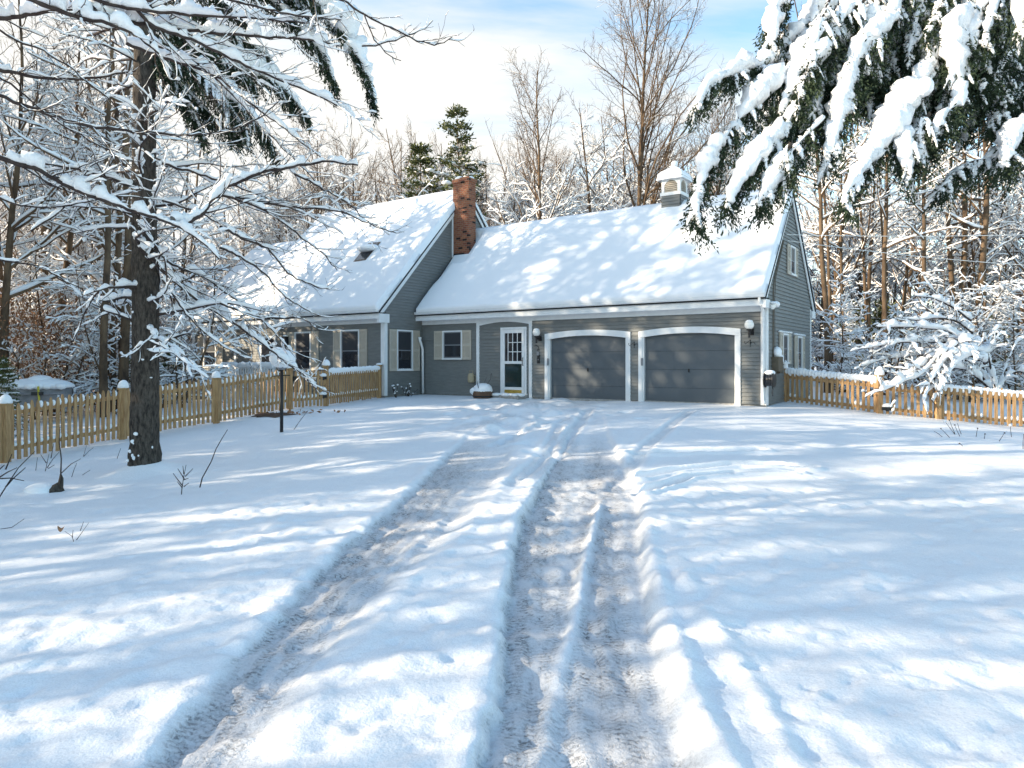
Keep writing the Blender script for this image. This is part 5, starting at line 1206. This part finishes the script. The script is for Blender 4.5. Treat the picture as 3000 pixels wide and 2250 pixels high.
for pts, d0, d1, sf in BM:
    Q = resample(lin(c6(pts), d0, d1), .1); Rq = np.linspace(.03, .009, len(Q)); mb.tube(Q, Rq, 6, False); snow_on(ms, Q, Rq, rb, a=.026 * sf, b=1.5 * sf, k=9, step=.06, gap=.12, lump=.5, steep=1.0, maxr=.12)
    sub = []; grow(rb, Q, .03, sub, 0, [dict(n=4.6, t0=.15, t1=1, ang=(25, 70), len=.35, ratio=.4, wig=.12, trop=-.05, seg=7, max=.8, rmin=.007), dict(n=6., t0=.2, t1=1, ang=(25, 60), len=.5, ratio=.6, wig=.14, trop=-.03, seg=4, max=.4, rmin=.005)])
    for Qb, Rb, l in sub:
        mb.tube(Qb, Rb * 1.25, 4, False)
        if rb.uniform() < (.7 if l == 1 else .3): snow_on(ms, Qb, Rb, rb, a=.015 * sf, b=1.4 * sf, k=6, step=.06 if l == 1 else None, gap=.28, lump=.5, steep=.9, maxr=.06)
mb.build('branches', M['twig'], bush, True, -bush.location); ms.build('branch_snow', M['snow'], bush, True, -bush.location)

# ------------------------------------------------------------------ stalks and sprigs standing out of the snow
def sprig(name, label, cat, lines, rad=.007, group=None, tufts=(), leaf=None, lean=.0):
    b = lines[0][0]; g = gp(*b); d = g[1]; e = tag(empty(name, (g[0], g[1], gz(g[0], g[1]) - .02)), label, cat, group); mb = MB(); r = np.random.default_rng(int(b[0] * 7 + b[1]))
    for ln in lines:
        Q = np.array([W(p[0], p[1], d + .05 * i * (1 if lean >= 0 else -1)) for i, p in enumerate(ln)]); 
        if ln is lines[0]: Q = np.vstack([[Q[0] - (0, 0, .1)], Q])
        mb.tube(Q, np.linspace(rad, rad * .45, len(Q)), 5)
    mb.build('stem', M['twig'], e, True, -e.location)
    for kind, px, py, s in tufts:
        q = MB(); q.blob(W(px, py, d), (s, s, s * .8), 2, r, .2); q.build('snow_tuft' if kind == 's' else 'seed_head', M['snow'] if kind == 's' else M['bark'], e, True, -e.location)
    if leaf:
        px, py, s = leaf; c = W(px, py, d); q = MB(); a = np.linspace(0, 2 * pi, 12, endpoint=False)
        q.prism([c + np.array([math.cos(t) * s, math.sin(t) * s * .3, math.sin(t) * s * .45 + .02 * math.cos(2 * t)]) for t in a], (0, .006, .003)); q.build('leaf', M['beech_leaf'], e, False, -e.location)
    return e
z1 = lambda p: cr(p, 0, 1050, 3.687)
G = 'bare twigs poking out of the snowy lawn'
sprig('bare_shrub', 'spreading bare shrub twigs at the fence end, cut by the photo edge', 'shrub', [z1([(-20,1520),(100,1330),(200,1180),(375,1005)]), z1([(60,1390),(150,1290),(275,1180)]), z1([(-30,1300),(120,1292),(260,1322)]), z1([(-30,1300),(80,1230),(185,1180)]), z1([(-30,1580),(80,1560)]), z1([(-40,1230),(50,1150)]), z1([(60,1200),(130,1030)])], .012)
sprig('bare_shrub', 'several forked twigs in a tuft before the picket fence', 'shrub', [z1([(490,1220),(510,1120),(530,1030)]), z1([(510,1180),(570,1090),(640,1010)]), z1([(500,1130),(440,1040)]), z1([(520,1190),(590,1150)]), z1([(550,1080),(580,920)])], .008)
for ln, lb in (([(385,1215),(395,1140),(405,1070)], 'single upright twig close to the fence, beside the forked tuft'), ([(770,1295),(800,1200),(830,1130)], 'straight twig leaning in the snow between stump and trunk'), ([(860,1280),(920,1240),(975,1205)], 'twig lying low and slanted on the snow between stump and trunk'), ([(1265,1080),(1290,1010),(1305,970)], 'short twig beside the big trunk at the fence foot')):
    sprig('bare_twig', lb, 'twig', [z1(ln)], .007, G)
sprig('bare_twig', 'forked twig at the foot of the fence panel nearest the trunk', 'twig', [z1([(900,1060),(920,990),(935,940)]), z1([(905,1060),(960,1000),(1010,965)]), z1([(890,1130),(960,1050)])], .006, G)
sprig('seedling', 'small leafless seedling with short side twigs right of the mound at the big trunk'.replace(' right of', ' past'), 'seedling', [z1([(1960,1470),(1965,1400),(1985,1280),(2010,1150)]), z1([(1975,1380),(1905,1290),(1870,1240)]), z1([(1990,1300),(1920,1190)]), z1([(1985,1385),(2040,1345)]), z1([(2000,1275),(2085,1190)]), z1([(1985,1310),(2035,1295)]), z1([(1985,1250),(1975,1160)]), z1([(1970,1400),(1915,1330)])], .008)
sprig('bare_twig', 'tall crooked stick leaning in the open snow between trunk and lamp post', 'twig', [c4([(1295,1500),(1310,1440),(1370,1330),(1400,1250),(1440,1180),(1475,1125)])], .011, G)
sprig('bare_twig', 'thin leaning stick just beyond the lamp post', 'twig', [c4([(1905,1125),(1950,1060),(1998,1000)])], .010, G)
sprig('leaf_sprig', 'small sprig with one rusty brown leaf low on the open snow', 'sprig', [[(215,1583),(210,1570),(190,1557)], [(224,1582),(240,1560),(261,1530)], [(212,1575),(214,1553)], [(235,1555),(245,1528)]], .004, leaf=(178, 1548, .035))
sprig('bare_twig', 'short dark twig at the photo edge above the leaf sprig', 'twig', [[(-8,1551),(35,1545),(71,1520)]], .006, G)
st = gp(160, 1440); e = tag(empty('stump', (st[0], st[1], gz(st[0], st[1]))), 'dark rotten stump poking from a snow mound by the fence', 'stump')
mb = MB(); mb.tube([(0, 0, -.15), (.02, 0, .04), (.08, .0, .14)], [.13, .11, .02], 9, lump=.15, rng=rb); mb.tube([(.08, 0, .05), (.1, 0, .2), (.09, 0, .28)], [.05, .035, .008], 6); mb.build('wood', M['bark'], e, True)
mb = MB(); mb.tube([(.09, 0, .2), (.10, 0, .5), (.07, 0, .75), (.08, 0, .98)], [.012, .01, .008, .004], 5); mb.tube([(.1, 0, .28), (.25, 0, .42), (.4, 0, .5)], [.008, .006, .003], 4); mb.build('shoot', M['twig'], e)
mb = MB(); mb.blob((-.2, .02, .0), (.26, .2, .13), 3, rb, .08); mb.build('snow_heap', M['snow'], e, True)
GW = 'dry weed stalks in front of the picket fence'; zr = lambda p: cr(p, 2500, 1050, 4.424)
for i, (ln, lb, t) in enumerate((([(1320,990),(1250,900),(1185,815)], 'weed stalk with a snow tuft at its tip, bending toward the gate', 's'), ([(1320,985),(1280,890),(1245,800)], 'weed stalk sharing a foot with the snow-tipped one', 'd'), ([(1380,1010),(1340,930),(1315,862)], 'weed stalk with dark seed head, between the snow-tipped stalk and the plain upright one', 'd'), ([(1400,985),(1370,910),(1350,840)], 'plain thin weed stalk reaching up to the fence foot', ''),
     ([(1250,1030),(1190,965),(1135,910)], 'slanting weed stalk with pinkish tip, second toward the gate', 'd'), ([(1155,1020),(1100,975),(1045,943)], 'lowest slanting weed stalk, closest to the gate side', ''), ([(1590,1020),(1600,960),(1610,905)], 'upright stalk with flat dark seed head standing alone in mid bank', 'd'), ([(1695,1048),(1702,1010),(1707,980)], 'tiny upright stalk with dark tip', 'd'),
     ([(1885,1082),(1925,1020),(1960,965)], 'stalk leaning away from the house with dark tip', 'd'), ([(2050,1020),(2040,940),(2035,865)], 'stalk with a ball of snow at its tip by the last fence panel', 's'), ([(2200,1175),(2200,1080),(2207,980)], 'tall dark stalk at the very edge of the photo', ''), ([(1425,1145),(1400,1120),(1375,1102)], 'short stub with black tip low on the bank', 'd'))):
    q = zr(ln); sprig('weed_stalk', lb, 'weed', [q], .008, GW, tufts=([(t, q[-1][0], q[-1][1], .035 if t == 's' else .016)] if t else []))
# dead leaves and a bare scrape by the lamp post
for lb, cx_2, cy_2, n, sx2, sy2 in (('cluster of brown dead leaves on bare ground behind the lamp post', 862, 1214, 26, .32, .25), ('few curled brown leaves on the snow near the gate', 945, 1211, 6, .3, .12)):
    g = gp(cx_2, cy_2); e = tag(empty('dead_leaves', (g[0], g[1], gz(g[0], g[1]))), lb, 'leaves'); r = np.random.default_rng(n); mb = MB()
    Pn = np.stack([r.normal(0, sx2, n), r.normal(0, sy2, n), r.uniform(.02, .06, n)], 1); mb.leaves(Pn, np.stack([r.normal(0, 1, n), r.normal(0, 1, n), r.uniform(0, .5, n)], 1), r.uniform(.1, .17, n), r.uniform(.06, .1, n), r); mb.build('leaf_scatter', M['beech_leaf'], e)
g = gp(795, 1216); gn = 26; a = np.linspace(0, 2 * pi, gn, endpoint=False); mb = MB(); rr = 1 + .25 * np.random.default_rng(3).normal(0, 1, gn)
V = [(g[0] + math.cos(t) * .55 * q, g[1] + math.sin(t) * .38 * q) for t, q in zip(a, rr)]; V = [(x, y, gz(x, y) + .012) for x, y in V] + [(g[0], g[1], gz(g[0], g[1]) + .03)]
mb.add(V, [(i, (i + 1) % gn, gn) for i in range(gn)]); tag(mb.build('bare_soil', M['wood_brown']), 'bare brown soil patch under the fence behind the lamp post', 'soil', kind='structure')

# overhead wires from the gable
a0 = hw(.06, hy(2298), 5.35); a1 = hw(.06, hy(2302), 5.2)
for p, q, lb, sag in ((a0, (26, 24, 6.6), 'upper thin service wire running from the garage gable into the woods', .25), (a1, (26, 24, 4.9), 'lower thin service wire running from the garage gable into the woods', .35)):
    t = np.linspace(0, 1, 24)[:, None]; P = np.array(p) * (1 - t) + np.array(q) * t; P[:, 2] -= sag * 4 * (t * (1 - t))[:, 0]; e = tag(empty('service_wire', p), lb, 'wire', 'service wires'); mb = MB(); mb.tube(P - np.array(p), .009, 5)
    mb.build('cable', M['opal'], e)
# ------------------------------------------------------------------ the woods
rw = np.random.default_rng(2024)
protos = {}
for k in range(5): protos['h%d' % k] = hardwood(200 + k, h=14 + k % 3 * 1.5, r=.15 + .02 * (k % 3), first=[.3, .2, .4, .15, .25][k], snowtop=[.8, .9, .7, .95, .85][k], heavy=1.15, dens=1.15)
protos['tall'] = hardwood(301, h=17.5, r=.17, first=.32, snowtop=.45, spread=1.3, dens=1.6, heavy=.9, lean=.0, ang=(20, 40), trop=.05)
protos['fan'] = hardwood(304, h=13.5, r=.13, first=.25, snowtop=.65, spread=1.25, dens=1.4, heavy=1.1, ang=(20, 45), trop=.06)
for k in range(3): protos['p%d' % k] = hardwood(350 + k, h=16, r=.10 + .03 * k, first=.38, snowtop=.9, spread=.75, dens=.75, heavy=.9, lean=.03, ang=(50, 85), trop=.0)
for k in range(4): protos['t%d' % k] = thicket_tree(400 + k, h=4.5 + k, heavy=1.8, dens=1.15)
protos['c0'] = conifer(500, 14, .2, .35, .22, .8, .9, nf=6); protos['c1'] = conifer(501, 13, .18, .3, .19, 1.0, .9, nf=6); protos['c2'] = conifer(502, 5.0, .07, .04, .24, 1.6, 1.25, name='snowy_fir', nf=5, ns=2); protos['c3'] = conifer(503, 11, .15, .06, .22, 1.5, name='snowy_fir', nf=5)
for k in range(2): protos['b%d' % k] = beech(600 + k, 4.0 + k)
used = set()
def plant(kind, x, y, rz=None, s=1.0, label=None, group=None, dz=0.0, cat=None):
    o = protos[kind]
    if kind in used: o = copy_tree(o)
    used.add(kind)
    o.location = (x, y, gbase(x, y) - .05 + dz); o.rotation_euler = (0, 0, rw.uniform(0, 6.28) if rz is None else rz); o.scale = (s, s, s)
    c = {'h': 'tree', 't': 'tree', 'c': 'tree', 'b': 'tree', 'f': 'tree', 'p': 'tree'}[kind[0]]
    tag(o, label, cat or c, group); return o
def at(px, d): return ((px - CX) * d / FL, d)
def zone(x, y):
    if y < 1: return 'off'
    p = CX + FL * x / y; return 'fence' if p < 900 else ('ridge' if p < 2120 else 'gable')
ZN = {'fence': 'beyond the long picket fence', 'ridge': 'behind the snowy roofs', 'gable': 'behind the garage gable and bush', 'off': 'out of view, added to cast shade'}
KN = {'p': ('tall straight trunk with short snowy limbs in the woods ', 'straight trunks '), 'f': ('bare hardwood with upswept twigs in the woods ', 'upswept hardwoods '), 'h': ('bare hardwood with snow lined limbs in the woods ', 'hardwoods '), 't': ('thin snow-laced sapling in the undergrowth ', 'saplings '), 'c': ('snow dusted evergreen in the woods ', 'evergreens '), 'b': ('sapling still holding rusty dead leaves ', 'beech saplings ')}
def wild(kind, x, y, s=1.0, rz=None):
    z = ZN[zone(x, y)]; a, b = KN[kind[0]]; return plant(kind, x, y, rz, s, a + z, b + z)
# trees one can pick out
plant('tall', *at(1890, 39), .4, 1.24, 'tallest bare tree, forking wide above the garage roof by the cupola')
plant('fan', *at(1590, 37), 1.0, 1.24, 'bare tree fanning thin upright twigs over the garage ridge beside the chimney')
plant('fan', *at(2085, 41), 2.2, 1.2, 'bare twiggy tree rising just behind the cupola')
plant('fan', *at(935, 42), 1.7, 1.1, 'clump of thin upright brown stems behind the main roof ridge')
plant('h3', *at(1770, 38), 2.0, 1.12, 'brownish bare tree leaning between the chimney and the tallest tree')
plant('c0', *at(1365, 40), .3, 1.12, 'taller of two green pines above the main roof, next to the chimney')
plant('c1', *at(1240, 41), .9, 1.08, 'shorter green pine above the main roof, farther from the chimney')
for px, d, k, s, lb in ((303, 21.5, 'p1', 1.0, 'dark snow-plastered trunk behind the fence, the thinner of a close pair'), (356, 22.5, 'p2', 1.05, 'dark snow-plastered trunk behind the fence, the thicker of a close pair by the big trunk'), (8, 22, 'h0', 1.0, 'dark trunk behind the fence corner post at the photo edge'),
    (2432, 31, 'p0', .95, 'slim curved trunk just past the garage gable corner'), (2478, 32, 'p0', .9, 'slim dark trunk second past the garage gable corner'), (2545, 35, 'p1', 1.0, 'tall pale trunk leaning in the woods past the gable'), (2595, 30, 'p1', 1.0, 'thick brown trunk above the gate post'), (2790, 33, 'p2', 1.15, 'stout sunlit trunk above the bush'), (2855, 29, 'p2', 1.1, 'stout dark trunk rising from the bush'), (2960, 38, 'p1', .95, 'slender pale trunk beyond the bush near the photo edge')):
    x, y = at(px, d); plant(k, x, y, None, s, lb)
plant('c2', *at(492, 27), None, .55, 'little snow-draped fir by the house corner'); plant('c2', *at(4, 17.5), None, .40, 'dark young fir drooping over the corner fence post')
# undergrowth and trees filling the woods
def inside_house(x, y, m=1.6):
    a = (np.array([x, y]) - HC) @ EX; b = (np.array([x, y]) - HC) @ EY; return XL - m < a < m and YM - 2.5 - m < b < YMB + m
def ok(x, y):
    p = CX + FL * x / y
    if inside_house(x, y): return False
    b = (np.array([x, y]) - HC) @ EY; a = (np.array([x, y]) - HC) @ EX
    if p < 560: return y > 22.5 and x < -10.5 + (22 - y) * .1
    if p > 2385: return y > 22.5
    return b > YMB + 1.5 and y > 33
placed = []
def scatter(kinds, n, pr, dr, smin, smax, mind):
    c = 0; t = 0
    while c < n and t < 4000:
        t += 1; d = rw.uniform(*dr); x, y = at(rw.uniform(*pr), d)
        if not ok(x, y) or any((x - a) ** 2 + (y - b) ** 2 < mind ** 2 for a, b in placed): continue
        placed.append((x, y)); wild(kinds[rw.integers(len(kinds))], x, y, rw.uniform(smin, smax)); c += 1
H = ['h0', 'h1', 'h2', 'h3', 'h4']; T_ = ['t0', 't1', 't2', 't3']
scatter(H, 20, (0, 700), (24, 46), .8, 1.1, 1.6); scatter(H, 24, (600, 1250), (42, 62), .9, 1.12, 1.6); scatter(H + ['fan'], 44, (1250, 2250), (39, 62), .82, 1.12, 1.3); scatter(H, 14, (2380, 3150), (30, 55), .8, 1.1, 1.6); scatter(['p0', 'p1', 'p2'], 34, (2385, 3150), (27, 50), .8, 1.1, 1.3); scatter(['p0', 'p1', 'p2'], 10, (0, 560), (25, 45), .8, 1.1, 1.3)
scatter(T_, 36, (0, 560), (23, 36), .7, 1.25, .9); scatter(T_, 30, (2385, 3150), (24, 38), .55, 1.0, .9); scatter(['t2', 't3'], 60, (950, 2200), (38, 50), 1.3, 1.8, .9)
scatter(['b0', 'b1'], 9, (0, 210), (22.6, 27), .8, 1.1, .8); scatter(['b0', 'b1'], 5, (480, 570), (26, 31), .5, .8, .5)
scatter(['c2'], 8, (0, 560), (25, 36), .5, 1.0, 1.2); scatter(['c2'], 5, (2480, 3150), (28, 40), .6, 1.0, 1.2); scatter(['fan', 'h3', 'h1'], 30, (1000, 2250), (46, 66), 1.0, 1.3, 1.2); scatter(['fan', 'h1', 'h3', 'h4'], 44, (1330, 2250), (39, 54), .78, 1.02, .9); scatter(['fan', 'h3'], 14, (820, 1330), (42, 56), .9, 1.1, 1.0)

# the far wood, one mass of trunks and snowy limbs on all sides of the clearing
def far_woods():
    rng = np.random.default_rng(9); mb = MB(); ms = MB()
    for i in range(300):
        a = math.radians(rng.uniform(-60, 60)); d = rng.uniform(62, 95); x, y = d * math.sin(a), d * math.cos(a)
        z0 = float(gbase(x, y)); h = rng.uniform(8, 14.5); T = wiggle_line(rng, (x, y, z0), (rng.normal(0, .04), rng.normal(0, .04), 1), h, 7, .04, .03); R = np.linspace(rng.uniform(.1, .2), .03, 8); mb.tube(T, R, 5, False)
        for q in range(24):
            t = rng.uniform(.08, 1); p = T[0] + (T[-1] - T[0]) * t; L = h * .3 * (1 - .7 * t) * rng.uniform(.6, 1.2) + .5; P = wiggle_line(rng, p, side_dir(rng, (0, 0, 1), rng.uniform(.5, 1.3)), L, 4, .15, .05)
            Rb = np.linspace(.035, .015, 5); mb.tube(P, Rb, 3, False); snow_on(ms, P, Rb, rng, a=.04, b=1.2, k=4, gap=.1, maxr=.2)
            for w in range(3):
                P2 = wiggle_line(rng, P[rng.integers(1, 4)], side_dir(rng, P[-1] - P[0], .7), L * .5, 3, .15, .05); R2 = np.linspace(.022, .012, 4); mb.tube(P2, R2, 3, False); snow_on(ms, P2, R2, rng, a=.04, b=1.2, k=4, gap=.15, maxr=.2)
    e = tag(empty('far_woods', (0, 78, 0)), 'far snowy woods filling the gaps between the trees', 'woods', kind='stuff'); off = -e.location
    mb.build('trunks', M['twig_far'], e, False, off).__setitem__('kind', 'stuff'); ms.build('limb_snow', M['snow_far'], e, False, off).__setitem__('kind', 'stuff')
far_woods()

# unseen trees added on the sunny side of the drive to throw the long shadows
SH = []
def shade(kind, x, y, s): SH.append(wild(kind, x, y, s))
for (k, x, y, s) in SHADE: shade(k, x, y, s)

# ------------------------------------------------------------------ light, sky, camera
SUN_EL = math.radians(SUN_ELEV); SUN_AZ = np.array([-.979, -.205])        # horizontal direction toward the sun
ld = D_.lights.new('sun', 'SUN'); ld.energy = SUN_E; ld.angle = math.radians(.55); ld.color = (1.0, .84, .62)
lo = D_.objects.new('sun', ld); C.objects.link(lo)
tos = Vector((SUN_AZ[0] * math.cos(SUN_EL), SUN_AZ[1] * math.cos(SUN_EL), math.sin(SUN_EL))); lo.rotation_euler = tos.to_track_quat('Z', 'Y').to_euler(); lo.location = (-30, 0, 20)

wd = D_.worlds.new('World'); bpy.context.scene.world = wd; wd.use_nodes = True; nt = wd.node_tree; L = nt.links.new
bgn = nt.nodes['Background']; bgn.inputs['Strength'].default_value = SKY_S
sky = nt.nodes.new('ShaderNodeTexSky'); sky.sky_type = 'NISHITA'; sky.sun_disc = False; sky.sun_elevation = SUN_EL; sky.sun_rotation = math.atan2(SUN_AZ[0], SUN_AZ[1]); sky.air_density = 1.0; sky.dust_density = .6; sky.ozone_density = 2.0
tc = nt.nodes.new('ShaderNodeTexCoord'); sp = nt.nodes.new('ShaderNodeSeparateXYZ'); L(tc.outputs['Generated'], sp.inputs[0])
mz = nt.nodes.new('ShaderNodeMath'); mz.operation = 'MAXIMUM'; mz.inputs[1].default_value = .06; L(sp.outputs['Z'], mz.inputs[0])
dx = nt.nodes.new('ShaderNodeMath'); dx.operation = 'DIVIDE'; L(sp.outputs['X'], dx.inputs[0]); L(mz.outputs[0], dx.inputs[1])
dy = nt.nodes.new('ShaderNodeMath'); dy.operation = 'DIVIDE'; L(sp.outputs['Y'], dy.inputs[0]); L(mz.outputs[0], dy.inputs[1])
cb = nt.nodes.new('ShaderNodeCombineXYZ'); L(dx.outputs[0], cb.inputs[0]); L(dy.outputs[0], cb.inputs[1])
mp = nt.nodes.new('ShaderNodeMapping'); mp.inputs['Rotation'].default_value = (0, 0, .5); mp.inputs['Scale'].default_value = (.5, 1.1, 1); mp.inputs['Location'].default_value = CLOUD_LOC; L(cb.outputs[0], mp.inputs['Vector'])
nz = nt.nodes.new('ShaderNodeTexNoise'); nz.inputs['Scale'].default_value = 1.0; nz.inputs['Detail'].default_value = 7; nz.inputs['Roughness'].default_value = .55; nz.inputs['Distortion'].default_value = .5; L(mp.outputs['Vector'], nz.inputs['Vector'])
rp_ = nt.nodes.new('ShaderNodeValToRGB'); rp_.color_ramp.elements[0].position = CLOUD_A; rp_.color_ramp.elements[1].position = CLOUD_B; 
yb = nt.nodes.new('ShaderNodeMath'); yb.operation = 'MULTIPLY_ADD'; yb.inputs[1].default_value = .22; L(sp.outputs['Y'], yb.inputs[0]); L(nz.outputs['Fac'], yb.inputs[2])
xb = nt.nodes.new('ShaderNodeMath'); xb.operation = 'MULTIPLY_ADD'; xb.inputs[1].default_value = -.34; L(sp.outputs['X'], xb.inputs[0]); L(yb.outputs[0], xb.inputs[2])
zb = nt.nodes.new('ShaderNodeMath'); zb.operation = 'MULTIPLY_ADD'; zb.inputs[1].default_value = -.34; L(sp.outputs['Z'], zb.inputs[0]); L(xb.outputs[0], zb.inputs[2]); L(zb.outputs[0], rp_.inputs['Fac'])
cl = nt.nodes.new('ShaderNodeMixRGB'); cl.inputs['Color2'].default_value = CLOUD_C; L(rp_.outputs['Color'], cl.inputs['Fac'])
zr_ = nt.nodes.new('ShaderNodeMapRange'); zr_.inputs['From Min'].default_value = .45; zr_.inputs['From Max'].default_value = .85; L(sp.outputs['Z'], zr_.inputs['Value'])
ch_ = nt.nodes.new('ShaderNodeMixRGB'); ch_.inputs['Color1'].default_value = CLOUD_C; ch_.inputs['Color2'].default_value = CLOUD_H; L(zr_.outputs[0], ch_.inputs['Fac']); L(ch_.outputs['Color'], cl.inputs['Color2'])
sm = nt.nodes.new('ShaderNodeMixRGB'); sm.blend_type = 'MULTIPLY'; sm.inputs['Fac'].default_value = 1; sm.inputs['Color2'].default_value = SKY_T; L(sky.outputs['Color'], sm.inputs['Color1'])
L(sm.outputs['Color'], cl.inputs['Color1']); L(cl.outputs['Color'], bgn.inputs['Color'])

cd = D_.cameras.new('camera'); co = D_.objects.new('camera', cd); C.objects.link(co)
co.location = (0, 0, CZ); co.rotation_euler = (pi / 2, 0, 0); cd.sensor_width = 36; cd.lens = FL / 3000 * 36; cd.shift_y = -(1125 - HY) / 3000; cd.clip_end = 2000; cd.clip_start = .05
S = bpy.context.scene; S.camera = co
S.view_settings.view_transform = 'Standard'; S.view_settings.look = 'None'; S.view_settings.gamma = 1; S.view_settings.exposure = EXPOSURE
S.cycles.max_bounces = 6; S.cycles.diffuse_bounces = 3; S.cycles.glossy_bounces = 2; S.cycles.transmission_bounces = 2; S.cycles.use_denoising = True
